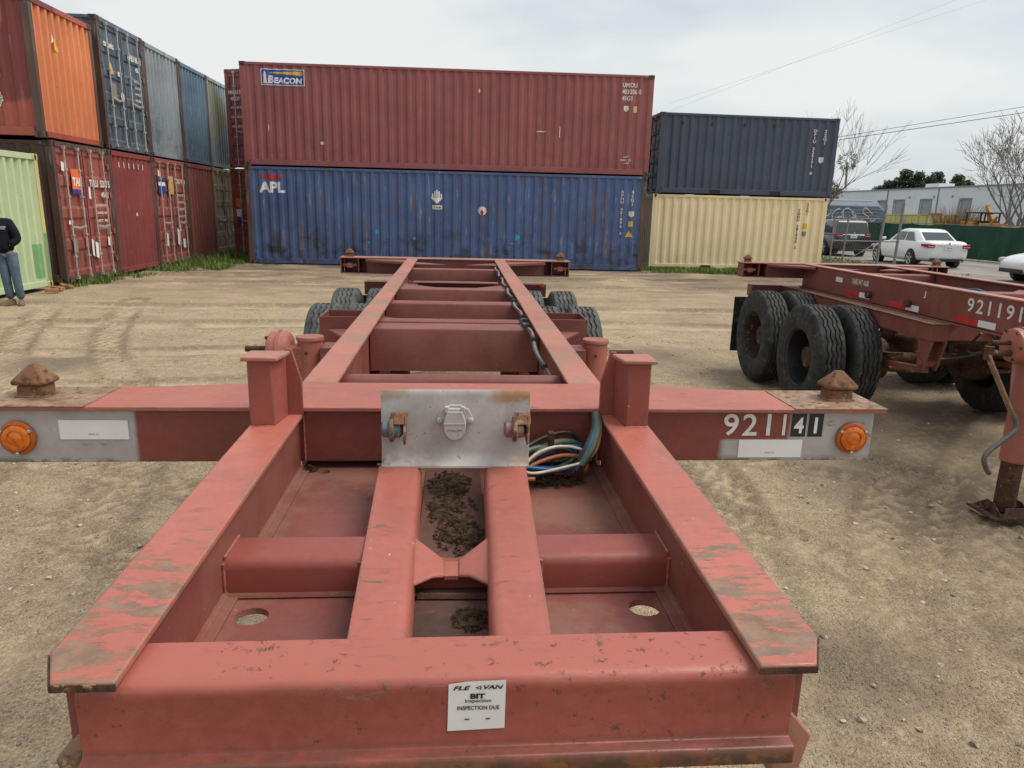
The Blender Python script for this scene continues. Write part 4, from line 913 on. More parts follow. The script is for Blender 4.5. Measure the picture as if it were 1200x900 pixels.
    # ---- main rails
    for s in (-1, 1):
        b = MB(); ring = lambda y: [(s * rail_x(y)[0], y, 1.2645), (s * rail_x(y)[1], y, 1.2645), (s * rail_x(y)[1], y, 1.2762), (s * rail_x(y)[0], y, 1.2762)]
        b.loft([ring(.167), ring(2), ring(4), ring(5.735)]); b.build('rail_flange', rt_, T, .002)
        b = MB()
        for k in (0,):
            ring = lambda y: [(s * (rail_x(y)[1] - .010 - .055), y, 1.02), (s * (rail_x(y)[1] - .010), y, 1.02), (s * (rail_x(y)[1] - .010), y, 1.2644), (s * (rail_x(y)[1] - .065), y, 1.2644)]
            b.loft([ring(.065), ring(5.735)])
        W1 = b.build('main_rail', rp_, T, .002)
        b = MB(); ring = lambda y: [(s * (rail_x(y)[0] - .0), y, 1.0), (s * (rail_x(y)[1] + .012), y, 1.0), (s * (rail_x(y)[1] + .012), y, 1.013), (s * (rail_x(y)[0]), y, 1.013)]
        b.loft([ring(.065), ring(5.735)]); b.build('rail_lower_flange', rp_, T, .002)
    def cross(y0, y1, z0, z1, name='crossmember', mm=None):
        xo = rail_x(y0)[0] + .035
        pr = [(y0, z0), (y0, z1 - .014), (y0 + .004, z1 - .004), (y0 + .014, z1), (y1, z1), (y1, z0)]
        return MB().prism(pr, 'x', -xo, xo).build(name, mm or rp_, T, .001, smooth=40)
    MB().cyl((-.40, .40, 1.215), (.40, .40, 1.215), .034, n=18).build('cross_tube', rp_, T, smooth=40)
    cross(1.40, 1.56, 1.035, 1.243); cross(1.61, 1.70, 1.05, 1.246); cross(2.28, 2.40, 1.03, 1.250); cross(3.05, 3.17, 1.03, 1.250); cross(4.74, 4.86, 1.140, 1.250)
    for y_, z_ in ((1.70, 1.2), (3.18, 1.235), (5.2, 1.25)):
        for s in (-1, 1):
            xo = rail_x(y_)[0] + .03
            MB().prism([(s * xo, y_), (s * xo, y_ + .32), (s * .10, y_ + .01), (s * .10, y_)], 'z', z_, z_ + .008).build('gusset', rp_, T)
    # ---- rear bolster
    b = MB(); b.box(-1.222, 1.222, 5.735, 5.95, 1.266, 1.277); b.build('bolster_plate', rt_, T, .002)
    b = MB(); b.box(-1.20, 1.20, 5.93, 5.945, 1.118, 1.2655); b.box(-1.215, 1.215, 5.745, 5.945, 1.108, 1.1175); b.box(-.93, .93, 5.752, 5.764, 1.118, 1.2655)
    for s in (-1, 1):
        for xx, th in ((1.215, .012), (1.03, .010), (.94, .010)): b.box(*sorted((s * xx, s * (xx - th))), 5.745, 5.93, 1.118, 1.2655)
    b.build('rear_bolster', rp_, T, .002)
    for s in (-1, 1):
        twist_lock(T, s * 1.13, 5.853, 1.2775, mat['rust'])
        MB().cyl((s * 1.05, 5.80, 1.19), (s * 1.20, 5.80, 1.19), .018, n=10).box(s * 1.12 - .03, s * 1.12 + .03, 5.77, 5.83, 1.165, 1.215).build('lock_handle', mat['red'], T, .003)
        MB().prism([(s * .50, 5.734), (s * .92, 5.734), (s * .95, 5.70), (s * .52, 5.40)], 'z', 1.235, 1.262).build('corner_gusset', rp_, T, .003)
    # ---- sliding bogie
    for s in (-1, 1):
        b = MB(); b.box(*sorted((s * .48, s * .625)), 3.02, 6.12, .855, .995); b.build('bogie_rail', rp_, T, .004)
        MB().box(*sorted((s * .46, s * .645)), 3.0, 6.12, .9955, .9995).build('slide_plate', mat['steel'], T)
        for y_ in (3.10, 4.62, 5.95):
            b = MB(); b.prism([(y_ - .10, .853), (y_ + .10, .853), (y_ + .05, .62), (y_ - .02, .60)], 'x', *sorted((s * .49, s * .505))); b.prism([(y_ - .10, .853), (y_ + .10, .853), (y_ + .05, .62), (y_ - .02, .60)], 'x', *sorted((s * .60, s * .615)))
            b.cyl((s * .47, y_ + .01, .66), (s * .635, y_ + .01, .66), .03, n=10); b.build('spring_hanger', mat['red2'], T, .003)
        for y0 in (3.50 + .05, 4.75):
            for k in range(4):
                L_ = .58 - .1 * k; yc = y0 + .55
                P_ = [(s * .555, yc - L_ + L_ * 2 * i / 8, .64 - .026 * k - .05 * (1 - ((i - 4) / 4) ** 2)) for i in range(9)]
                b = MB(); b.loft([[(p[0] - .036, p[1], p[2]), (p[0] + .036, p[1], p[2]), (p[0] + .036, p[1], p[2] + .022), (p[0] - .036, p[1], p[2] + .022)] for p in P_]); b.build('leaf_spring', mat['darkrust'], T)
        MB().bar((s * .555, 3.12, .60), (s * .555, 4.08, .50), .05, .05).build('radius_rod', rp_, T)
        MB().cyl((s * .30, 3.6, .72), (s * .30, 3.95, .70), .085, n=16).build('brake_chamber', mat['darkrust'], T, smooth=40)
        MB().cyl((s * .30, 3.55, .50), (s * .62, 3.7, .48), .022, n=8).build('brake_rod', mat['darkrust'], T)
        b = MB(); b.box(*sorted((s * .63, s * 1.20)), 5.96, 5.972, .20, .855); b.build('mud_flap', mat['flap'], T)
    MB().box(-1.0, 1.0, 5.98, 6.13, .86, 1.0).build('rear_beam', rp_, T, .004)
    MB().box(-.47, .47, 3.05, 3.2, .86, .99).build('bogie_crossmember', rp_, T, .004)
    MB().box(-.47, .47, 4.55, 4.7, .86, .99).build('bogie_crossmember', rp_, T, .004)
    MB().cyl((-.28, 4.85, .78), (.28, 4.85, .78), .11, n=20).build('air_tank', rp_, T, smooth=40)
    L_ = MB().lathe([(.001, 5.945), (.03, 5.95), (.035, 5.978)], (.95, 0, .985), 'y', 16).build('marker_lamp', mat['amber'], T, smooth=40)
    for yk, y_ in enumerate((4.1, 5.3)):
        MB().cyl((-1.0, y_, .5), (1.0, y_, .5), .062, n=14).build('axle', mat['darkrust'], T, smooth=40)
        for s in (-1, 1):
            add_wheel(T, s * 1.085, y_, s, RIM_D if (yk == 0) else RIM_R, random.uniform(0, 6), TYRE_D if main else TYRE); add_wheel(T, s * .752, y_, -s, RIM_R, random.uniform(0, 6), TYRE_D if main else TYRE)
            MB().cyl((s * .60, y_, .5), (s * .40, y_, .5), .20, n=20).build('brake_drum', mat['darkrust'], T, smooth=40)
    if main:
        for s in (-1, 1):      # open-topped box brackets outboard of the rails
            x0, x1 = sorted((s * .515, s * .865)); b = MB()
            b.box(x0, x1, 2.62, 2.63, .93, 1.112); b.box(x0, x1, 2.93, 2.94, .93, 1.112); b.box(*sorted((s * .855, s * .866)), 2.63, 2.93, .93, 1.112); b.box(x0, x1, 2.62, 2.94, .92, .93)
            b.build('outrigger_box', rp_, T, .002)
            MB().prism([(s * .515, 2.0), (s * .80, 2.56), (s * .515, 2.60)], 'z', 1.03, 1.04).build('outrigger_gusset', rp_, T)
    # ---- landing gear
    lm = mat['leg']; lr = .062 if main else .076
    for s in (-1, 1):
        x_ = s * leg_x
        leg = MB().lathe([(.001, 1.165), (lr + .004, 1.165), (lr + .006, 1.160), (lr + .006, 1.148), (lr, 1.146), (lr, .36), (lr - .006, .352), (.001, .352)], (x_, leg_y, 0), 'z', 24).build('landing_leg', lm, T, smooth=35)
        MB().cyl((x_, leg_y, .03), (x_, leg_y, .37), lr * .8, n=20).build('inner_leg', mat['darkrust'], leg, smooth=40)
        b = MB(); b.box(x_ - .15, x_ + .15, leg_y - .13, leg_y + .13, .004, .016)
        b.loft([[(x_ - .09, leg_y - .13, .016), (x_ + .09, leg_y - .13, .016), (x_ + .09, leg_y - .122, .016), (x_ - .09, leg_y - .122, .016)], [(x_ - .06, leg_y - .10, .075), (x_ + .06, leg_y - .10, .075), (x_ + .06, leg_y - .092, .075), (x_ - .06, leg_y - .092, .075)]])
        b.prism([(leg_y - .13, .016), (leg_y + .13, .016), (leg_y + .03, .085), (leg_y - .03, .085)], 'x', x_ - .098, x_ - .088); b.prism([(leg_y - .13, .016), (leg_y + .13, .016), (leg_y + .03, .085), (leg_y - .03, .085)], 'x', x_ + .088, x_ + .098)
        b.cyl((x_ - .12, leg_y, .05), (x_ + .12, leg_y, .05), .02, n=8); b.build('foot', mat['darkrust'], leg, .002)
        MB().bar((s * .50, leg_y, 1.06), (x_ - s * .06, leg_y, 1.06), .16, .12).build('leg_bracket', rp_, leg)
        for k in range(4): MB().cyl((x_ + .02 * k - .03, leg_y - lr - .001, 1.09), (x_ + .02 * k - .03, leg_y - lr - .007, 1.09), .008, n=6).build('bolt', mat['darkrust'], leg) if k == 1 else None
        MB().bar((s * .42, leg_y + .75, 1.0), (x_, leg_y + .06, .55), .05, .05).build('leg_brace', rp_, leg)
    x_ = -leg_x
    gx = x_ - (.145 if main else .115)
    gb = MB().lathe([(.001, -.055), (.085, -.055), (.10, -.045), (.105, -.006), (.112, -.005), (.112, .005), (.105, .006), (.10, .045), (.085, .055), (.001, .055)], (gx, leg_y - .01, 1.085), 'x', 28).build('gear_case', lm, T, smooth=35)
    MB().box(gx - .05, x_, leg_y - .05, leg_y + .05, 1.0, 1.12).build('case_neck', lm, gb, .01)
    for k in range(6):
        t_ = k * math.pi / 3; MB().cyl((gx - .06, leg_y - .01 + .092 * math.cos(t_), 1.085 + .092 * math.sin(t_)), (gx - .05, leg_y - .01 + .092 * math.cos(t_), 1.085 + .092 * math.sin(t_)), .009, n=6).build('bolt', mat['darkrust'], gb)
    MB().cyl((gx - .055, leg_y - .01, 1.10), (gx - .17, leg_y - .01, 1.10), .015, n=10).build('crank_shaft', mat['darkrust'], gb, smooth=40)
    if not main:
        b = MB(); b.cyl((gx - .06, leg_y - .03, 1.04), (gx - .20, leg_y - .03, 1.04), .02, n=10); b.cyl((gx - .19, leg_y - .03, 1.0), (gx - .19, leg_y - .03, 1.08), .026, n=10); b.build('crank_coupling', mat['darkrust'], gb, smooth=40)
        MB().bar((gx - .20, leg_y - .04, 1.03), (gx - .02, leg_y - .10, .67), .012, .045, (0, 1, 0)).build('crank_arm', mat['steel'], gb, .002)
        MB().tube(spline([(gx - .02, leg_y - .10, .68), (gx - .0, leg_y - .12, .60), (gx - .07, leg_y - .14, .54), (gx - .17, leg_y - .16, .47), (gx - .20, leg_y - .17, .42), (gx - .175, leg_y - .17, .36), (gx - .15, leg_y - .17, .33)], 6), .015, 10).build('crank_handle', mat['crank'], gb, smooth=50)
    MB().cyl((-leg_x, leg_y, 1.02), (leg_x, leg_y, 1.02), .016, n=8).build('cross_shaft', mat['darkrust'], T, smooth=40)
    if main: MB().cyl((leg_x + .08, leg_y, 1.09), (leg_x + .20, leg_y, 1.09), .02, n=8).build('shaft_end', mat['darkrust'], T, smooth=40)
    if not main:
        def rd(name, geo, y, z, w, h, m_, lift=.002):
            # on the outer (-x) face of the left rail; reads from the far end towards the viewer
            P0 = Vector((-(rail_x(y)[1] - .010), y, z)); P1 = Vector((-(rail_x(y - w)[1] - .010), y - w, z)); d = (P1 - P0).normalized()
            return decal(name, geo, P0, d, (0, 0, 1), w, h, m_, T, lift)
        for i, c in enumerate(number):
            rd('digit', text_geo(c, .012), 2.86 - i * .105 - (.026 if c == '1' else 0), 1.125, (.022 if c == '1' else .075), .105, mat['offw'])
        for y_, z_ in ((2.98, 1.03), (3.92, 1.03), (4.72, 1.045)):
            rd('red_tape', flat_geo('rect'), y_, z_, .27, .05, mat['redtape']); rd('white_tape', flat_geo('rect'), y_ - .271, z_, .19, .05, mat['white'])
        rd('tare_print', text_geo('TARE WT 6600', .02), 4.62, 1.16, .32, .055, mat['offw']); rd('white_patch', flat_geo('rect'), 4.95, 1.15, .14, .05, mat['offw'])
        rd('mark', text_geo('J', .02), 3.42, 1.16, .03, .06, mat['offw'])
        for y_ in (3.6, 4.25): MB().cyl((-(rail_x(y_)[1] - .005), y_, 1.09), (-(rail_x(y_)[1] + .03), y_, 1.09), .035, n=12).build('lug', mat['darkrust'], T, smooth=40)
        for dz, c_ in ((.0, 'black'), (.03, 'blue'), (.015, 'black')):
            P_ = [(rail_x(.3 + k * .1)[0] - .06 - .03 * math.sin(k * .9 + dz * 50), .3 + k * .1, 1.165 + dz - .03 * abs(math.sin(k * .35))) for k in range(42)]
            MB().tube(P_, .012, 6).build('hose_run', HOSE[c_], T, smooth=60)
        P_ = spline([(-.45, 3.3, .75), (-.2, 3.5, .62), (.1, 3.4, .7), (.3, 3.6, .8)], 8); MB().tube(P_, .012, 6).build('air_hose', HOSE['black'], T)
        P_ = spline([(-.3, 2.9, .95), (-.25, 3.1, .78), (-.05, 3.2, .74), (.15, 3.0, .9)], 8); MB().tube(P_, .010, 6).build('air_hose', HOSE['black'], T)
        coil = [(-.12 + .3 * k / 60, 3.0 + .045 * math.cos(k * 1.0), .93 + .045 * math.sin(k * 1.0)) for k in range(61)]; MB().tube(coil, .008, 5).build('coiled_hose', HOSE['black'], T)
    return T
near = chassis('red container chassis filling the middle of the yard, numbered 921141, with grey plug panel', (0, 0, 0), 0, '921141', True)
far_ = chassis('red container chassis numbered 921191 with crank-handled landing leg, beside the big tyres', (4.30, .37, 0), R(-2.2), '921191', False, .885, 1.6)
# leaf litter and soil lying in the neck
b = MB(); rr = random.Random(3)
for cx, cy, rx_, ry_, n_ in ((-.01, -.24, .055, .10, 260), (.035, -.87, .032, .035, 240), (.02, -.55, .06, .09, 200), (.26, -.22, .09, .04, 240), (-.385, -.125, .02, .012, 40), (.0, -.40, .06, .12, 160)):
    for i in range(n_):
        t_ = rr.uniform(0, 6.28); q = rr.random() ** .7; x, y = cx + rx_ * q * math.cos(t_), cy + ry_ * q * math.sin(t_); z = 1.1055 + .012 * (1 - q) * rr.random(); L_ = rr.uniform(.004, .014); w = rr.uniform(.0012, .004); h = rr.uniform(0, 6.28)
        d = Vector((math.cos(h), math.sin(h), rr.uniform(-.2, .5))) * L_; n = Vector((-math.sin(h), math.cos(h), .2)) * w
        p = Vector((x, y, z)); b.add([p - d, p + n, p + d + Vector((0, 0, .001)), p - n, p + Vector((0, 0, w))], [(0, 3, 4), (3, 2, 4), (2, 1, 4), (1, 0, 4)])
for cx, cy, rx_, ry_ in ((-.012, -.235, .05, .085), (.036, -.868, .030, .032), (.01, -.53, .055, .08), (.26, -.22, .08, .035), (-.02, -.40, .045, .09)):
    n_ = 36; o_ = len(b.v); sd = rr.uniform(0, 50)
    def rad(t_): return .78 + .75 * noise.noise(Vector((math.cos(t_) * 1.6 + sd, math.sin(t_) * 1.6, sd))) + .3 * noise.noise(Vector((math.cos(t_) * 5 + sd, math.sin(t_) * 5, 2)))
    rings = []
    for q, h in ((1.0, .0), (.8, .003), (.5, .006), (.2, .007), (.02, .007)):
        rings.append([(max(-.070, min(.072, cx + rx_ * rad(2 * math.pi * k / n_) * q * math.cos(2 * math.pi * k / n_))) if abs(cx) < .1 else cx + rx_ * rad(2 * math.pi * k / n_) * q * math.cos(2 * math.pi * k / n_), cy + ry_ * rad(2 * math.pi * k / n_) * q * math.sin(2 * math.pi * k / n_), 1.1046 + h + .002 * noise.noise(Vector((k * .9, q * 9, sd)))) for k in range(n_)])
    b.loft(rings, cap=False)
t = NT('leaf litter'); mat['litter'] = t.out(t.mix(t.ramp(t.noise(60, 4), .35, .65), (.022,.015,.010), (.085,.055,.034)), .95, 0, None, .1)
tag(b.build('leaf_litter', mat['litter']), 'dark leaf litter and soil lying in the neck of the near chassis', 'debris', kind='stuff')
# ------------------------------------------------------------------ person by the green container
def skin(name, V_, E_, R_, m_, parent, sub=2, root=0):
    me_ = bpy.data.meshes.new(name); me_.from_pydata(V_, E_, []); me_.update(); me_.materials.append(m_)
    o = obj(name, me_, parent); bm = bmesh.new(); bm.from_mesh(me_); ly = bm.verts.layers.skin.verify(); bm.verts.ensure_lookup_table()
    for i, v in enumerate(bm.verts):
        r = R_[i]; v[ly].radius = r if isinstance(r, tuple) else (r, r); v[ly].use_root = (i == root)
    bm.to_mesh(me_); bm.free()
    md = o.modifiers.new('skin', 'SKIN'); md.use_smooth_shade = True
    s_ = o.modifiers.new('sub', 'SUBSURF'); s_.levels = sub; s_.render_levels = sub
    return o
skinm = M_plain('skin', (.42, .24, .17), .55, var=.08)
def cloth(name, c, sc=9):
    t = NT(name); f = t.noise(sc, 6, .65); k = t.mix(t.ramp(f, .3, .7), tuple(x * .75 for x in c), tuple(x * 1.3 for x in c)); return t.out(k, .92, 0, t.bump(t.noise(sc * 1.6, 4), .5, .02), .15)
hood_m, jean_m, boot_m = cloth('black fleece', (.010, .012, .018)), cloth('blue denim', (.085, .125, .165), 7), cloth('tan suede', (.16, .12, .075), 14)
P = thing('person', 'person in black hoodie and blue jeans standing by the pale green container', 'person', (-7.72, 11.2, ground_z(-7.72, 11.2) + .005), 0)
# joints (x right, y away from the viewer, z up)
hip = Vector((-.03, 0, .93)); J = dict(pel=(-.03, 0, .95), wai=(-.06, .0, 1.08), che=(-.11, .01, 1.28), nec=(-.14, .0, 1.46), hd0=(-.16, -.01, 1.54), hd1=(-.18, -.02, 1.63), hd2=(-.18, -.01, 1.70),
    hl=(.05, 0, .84), kl=(.085, -.03, .50), al=(.095, .02, .09), hr=(-.11, 0, .84), kr=(-.075, -.05, .50), ar=(-.055, -.02, .09),
    sl=(.07, .01, 1.40), el=(.17, .03, 1.13), wl=(.07, -.085, 1.03), sr=(-.30, .01, 1.40), er=(-.38, .03, 1.13), wr=(-.21, -.075, 1.02))
def sk(name, names, edges, rad, m_, root=0, sub=2): return skin(name, [J[n] for n in names], [(names.index(a_), names.index(b_)) for a_, b_ in edges], [rad[n] for n in names], m_, P, sub, root)
N = ['pel', 'wai', 'che', 'nec', 'hd0', 'hd1', 'hd2', 'hl', 'kl', 'al', 'hr', 'kr', 'ar', 'sl', 'el', 'wl', 'sr', 'er', 'wr']
E_ = [('pel', 'wai'), ('wai', 'che'), ('che', 'nec'), ('nec', 'hd0'), ('hd0', 'hd1'), ('hd1', 'hd2'), ('pel', 'hl'), ('hl', 'kl'), ('kl', 'al'), ('pel', 'hr'), ('hr', 'kr'), ('kr', 'ar'), ('che', 'sl'), ('sl', 'el'), ('el', 'wl'), ('che', 'sr'), ('sr', 'er'), ('er', 'wr')]
rad = dict(pel=(.08, .06), wai=(.09, .07), che=(.10, .08), nec=.055, hd0=.065, hd1=(.078, .09), hd2=(.068, .08), hl=.055, kl=.045, al=.04, hr=.055, kr=.045, ar=.04, sl=.05, el=.043, wl=.03, sr=.06, er=.043, wr=.03)
body = sk('body', N, E_, rad, skinm)
# face
for s in (-1, 1):
    MB().sphere((-.18 + .032 * s, -.098, 1.635), .011, 8, 6).build('eye', mat['ink'], P, smooth=60); MB().sphere((-.18 + .088 * s, -.01, 1.625), .026, 8, 6, (.4, .8, 1.2)).build('ear', skinm, P, smooth=60)
MB().loft([[(-.195, -.098, 1.60), (-.165, -.098, 1.60), (-.18, -.098, 1.645)], [(-.188, -.122, 1.602), (-.172, -.122, 1.602), (-.18, -.104, 1.643)]]).build('nose', skinm, P, smooth=60)
MB().sphere((-.18, -.09, 1.572), .02, 8, 6, (1.3, .5, .4)).build('mouth', M_plain('lips', (.35, .15, .12), .5), P, smooth=60)
# hoodie with the hood up
rh = dict(pel=(.170, .14), wai=(.172, .14), che=(.178, .14), nec=(.11, .11), sl=.092, el=.075, wl=.062, sr=.092, er=.075, wr=.062)
J['pel'] = (-.03, 0, .87)
hd_ = sk('hoodie', ['pel', 'wai', 'che', 'nec', 'sl', 'el', 'wl', 'sr', 'er', 'wr'], [('pel', 'wai'), ('wai', 'che'), ('che', 'nec'), ('che', 'sl'), ('sl', 'el'), ('el', 'wl'), ('che', 'sr'), ('sr', 'er'), ('er', 'wr')], rh, hood_m)
b = MB(); rings = []
for k in range(7):
    a_ = k / 6; c = Vector((-.18, -.06 + .17 * a_, 1.60 + .03 * math.sin(a_ * 3.1))); rr_ = (.112, .122, .128, .125, .112, .08, .02)[k]
    rings.append([(c.x + rr_ * math.cos(t_) * .95, c.y - .03 * (math.sin(t_) > 0) * (1 - a_), c.z + rr_ * 1.18 * math.sin(t_)) for t_ in [2 * math.pi * i / 16 for i in range(16)]])
b.loft(rings, cap=False); b.build('hood', hood_m, hd_, smooth=60)
decal('chest_print', text_geo('NOR\nCAL', .03, line=.8), (-.0, -.139, 1.30), (1, 0, 0), (0, 0, 1), .10, .055, mat['offw'], hd_, .012)
# jeans
rj = dict(pel=(.135, .11), hl=(.092, .098), kl=.078, al=.068, hr=(.092, .098), kr=.078, ar=.068); J['pel'] = (-.035, 0, 1.0)
sk('jeans', ['pel', 'hl', 'kl', 'al', 'hr', 'kr', 'ar'], [('pel', 'hl'), ('hl', 'kl'), ('kl', 'al'), ('pel', 'hr'), ('hr', 'kr'), ('kr', 'ar')], rj, jean_m)
for s, (x, y) in ((1, (.10, .0)), (-1, (-.045, -.05))):
    yaw = R(28 * s); ca, sa = math.cos(yaw), math.sin(yaw); rings = []
    for yy, hw_, h in ((.075, .030, .07), (.06, .042, .10), (.0, .046, .105), (-.07, .048, .085), (-.14, .052, .065), (-.19, .042, .05), (-.205, .02, .03)):
        pr = [(-hw_, 0), (hw_, 0), (hw_ * 1.02, h * .4), (hw_ * .6, h), (-hw_ * .6, h), (-hw_ * 1.02, h * .4)]
        rings.append([(x + px * ca - yy * sa * -1 * -1, y + px * sa + yy * ca, pz) for px, pz in pr])
    b = MB(); b.loft(rings); sh = b.build('boot', boot_m, P, smooth=50)
# hands tucked into the front pocket: palm, four curled fingers and a thumb each
for s, w_ in ((1, Vector(J['wl'])), (-1, Vector(J['wr']))):
    d = Vector((-s * .9, -.1, -.25)).normalized(); V_ = [w_ + d * .04, w_ + d * .085]; Ed = [(0, 1)]; Rd = [.026, (.034, .02)]
    upv = Vector((0, -.2, 1)).normalized()
    for k in range(4):
        o = upv * (.026 - .0175 * k); ln = (.066, .074, .070, .056)[k]; b0 = len(V_); p0 = w_ + d * .10 + o
        V_ += [p0, p0 + d * ln * .5 + Vector((0, -.004, 0)), p0 + d * ln + Vector((0, .010, -.006))]; Ed += [(1, b0), (b0, b0 + 1), (b0 + 1, b0 + 2)]; Rd += [.0095, .009, .0075]
    b0 = len(V_); V_ += [w_ + d * .055 + upv * .034, w_ + d * .09 + upv * .050]; Ed += [(0, b0), (b0, b0 + 1)]; Rd += [.011, .009]
    skin('hand', [tuple(v) for v in V_], Ed, Rd, skinm, P, 2)
# broken bricks by the container foot
bk = M_plain('brick', (.36, .15, .09), .85, var=.25, scale=20, bump=.4)
for i, (x, y, rz, lb) in enumerate(((-7.92, 12.75, .5, 'reddish broken brick lying flat nearest the person by the green container'), (-7.99, 13.10, -.3, 'reddish brick lying between two others at the green container corner'), (-8.02, 13.5, .9, 'pale salmon brick tilted up against the dark container post'))):
    b = MB(); b.box(-.12, .12, -.055, .055, -.035, .035); o = b.build('brick', bk, None, .006, loc=(x, y, .045)); o.rotation_euler = (.3 if i == 2 else 0, .25 if i == 2 else .05, rz); tag(o, lb, 'brick', 'bricks by the container corner')

# ------------------------------------------------------------------ grass
gm = NT('grass'); k = gm.mix(gm.ramp(gm.noise(1.5, 5), .35, .65), (.075, .125, .025), (.17, .24, .055)); k = gm.mix(gm.ramp(gm.noise(14, 3), .55, .7, 0, .6), k, (.20, .17, .07)); gm.out(k, .8, 0, None, .2)
b = MB(); rr = random.Random(11)
def tuft(x, y, h, n_):
    for _ in range(n_):
        bx, by = x + rr.gauss(0, .07), y + rr.gauss(0, .07); a_ = rr.uniform(0, 6.28); hh = h * rr.uniform(.5, 1.3); ln = hh * rr.uniform(.2, .7); w = rr.uniform(.006, .013)
        d = Vector((math.cos(a_), math.sin(a_), 0)); n = Vector((-d.y, d.x, 0)) * w; p = Vector((bx, by, -.015))
        b.add([p - n, p + n, p + d * ln * .4 + n * .7 + Vector((0, 0, hh * .65)), p + d * ln * .4 - n * .7 + Vector((0, 0, hh * .65)), p + d * ln + Vector((0, 0, hh))], [(0, 1, 2, 3), (3, 2, 4)])
for i in range(900):     # along the left row
    y = rr.uniform(13.4, 25.5); q = rr.random() ** 1.6; wd = .3 + 1.0 * max(0, min(1, (y - 15) / 5)); x = -8.1 + q * wd
    if noise.noise(Vector((x * .9, y * .9, 3))) > .0 - .3 * (y > 18): tuft(x, y, .06 + .16 * rr.random() ** 2 + (.10 if y > 19.5 else 0), 5)
for i in range(520):
    x = rr.uniform(-8.0, -6.5); y = rr.uniform(18.5, 22.5)
    if noise.noise(Vector((x, y, 8))) > -.1: tuft(x, y, .12, 5)
for i in range(2400):     # at the feet of the beige and blue boxes
    x = rr.uniform(5.6, 13.5); y = 21.7 - 1.5 * rr.random() ** 1.4
    if noise.noise(Vector((x * .7, y * .9, 5))) > -.2: tuft(x, y, .12, 6)
for i in range(1500):
    x = rr.uniform(12.3, 17.2); y = rr.uniform(21.0, 32)
    if noise.noise(Vector((x * .5, y * .5, 6))) > -.25: tuft(x, y, .12, 5)
for i in range(240):
    x = rr.uniform(-6, 5.6); y = 20.62 - .35 * rr.random()
    if noise.noise(Vector((x * .8, y, 9))) > .08: tuft(x, y, .07, 4)
tag(b.build('grass', gm.m), 'tufts of green grass growing along the container feet', 'grass', kind='stuff')

# ------------------------------------------------------------------ vehicles
whitep = NT('white car paint'); whitep.out((.74, .75, .75), .22, 0, None, .6); whitep.b.inputs['Coat Weight'].default_value = .6
darkp = NT('black car paint'); darkp.out((.016, .017, .019), .25, 0, None, .6); darkp.b.inputs['Coat Weight'].default_value = .6
glass = M_glass('tinted glass', (.03, .04, .045), .05); tailm = M_plain('tail lamp red', (.32, .015, .03), .15, var=.1); tailw = M_plain('tail lamp clear', (.55, .45, .45), .12); carb = M_plain('black trim', (.02, .02, .021), .5); rubc = M_plain('car tyre', (.018, .018, .019), .8); alloy = M_plain('alloy wheel', (.50, .51, .53), .3, .8)
def car_wheel(T, x, y, r):
    s = 1 if x > 0 else -1
    w = MB().lathe([(r * .66, -.10), (r * .93, -.105), (r, -.08), (r, .08), (r * .93, .105), (r * .66, .10)], (0, 0, 0), 'x', 28).build('wheel', rubc, T, smooth=40, loc=(x, y, r))
    b = MB(); b.lathe([(r * .68, .10 * s), (r * .64, .09 * s), (r * .60, .03 * s), (r * .2, .03 * s), (.001, .03 * s)], (0, 0, 0), 'x', 28); b.build('rim_well', carb, w)
    b = MB()
    for k in range(5):
        t_ = k * 2 * math.pi / 5 + .3; b.bar((.078 * s, r * .08 * math.cos(t_), r * .08 * math.sin(t_)), (.085 * s, r * .64 * math.cos(t_), r * .64 * math.sin(t_)), r * .2, .03, (1, 0, 0))
    b.lathe([(r * .68, .104 * s), (r * .62, .095 * s), (r * .62, .07 * s)], (0, 0, 0), 'x', 28); b.cyl((.06 * s, 0, 0), (.095 * s, 0, 0), r * .14, n=12); b.build('rim', alloy, w)
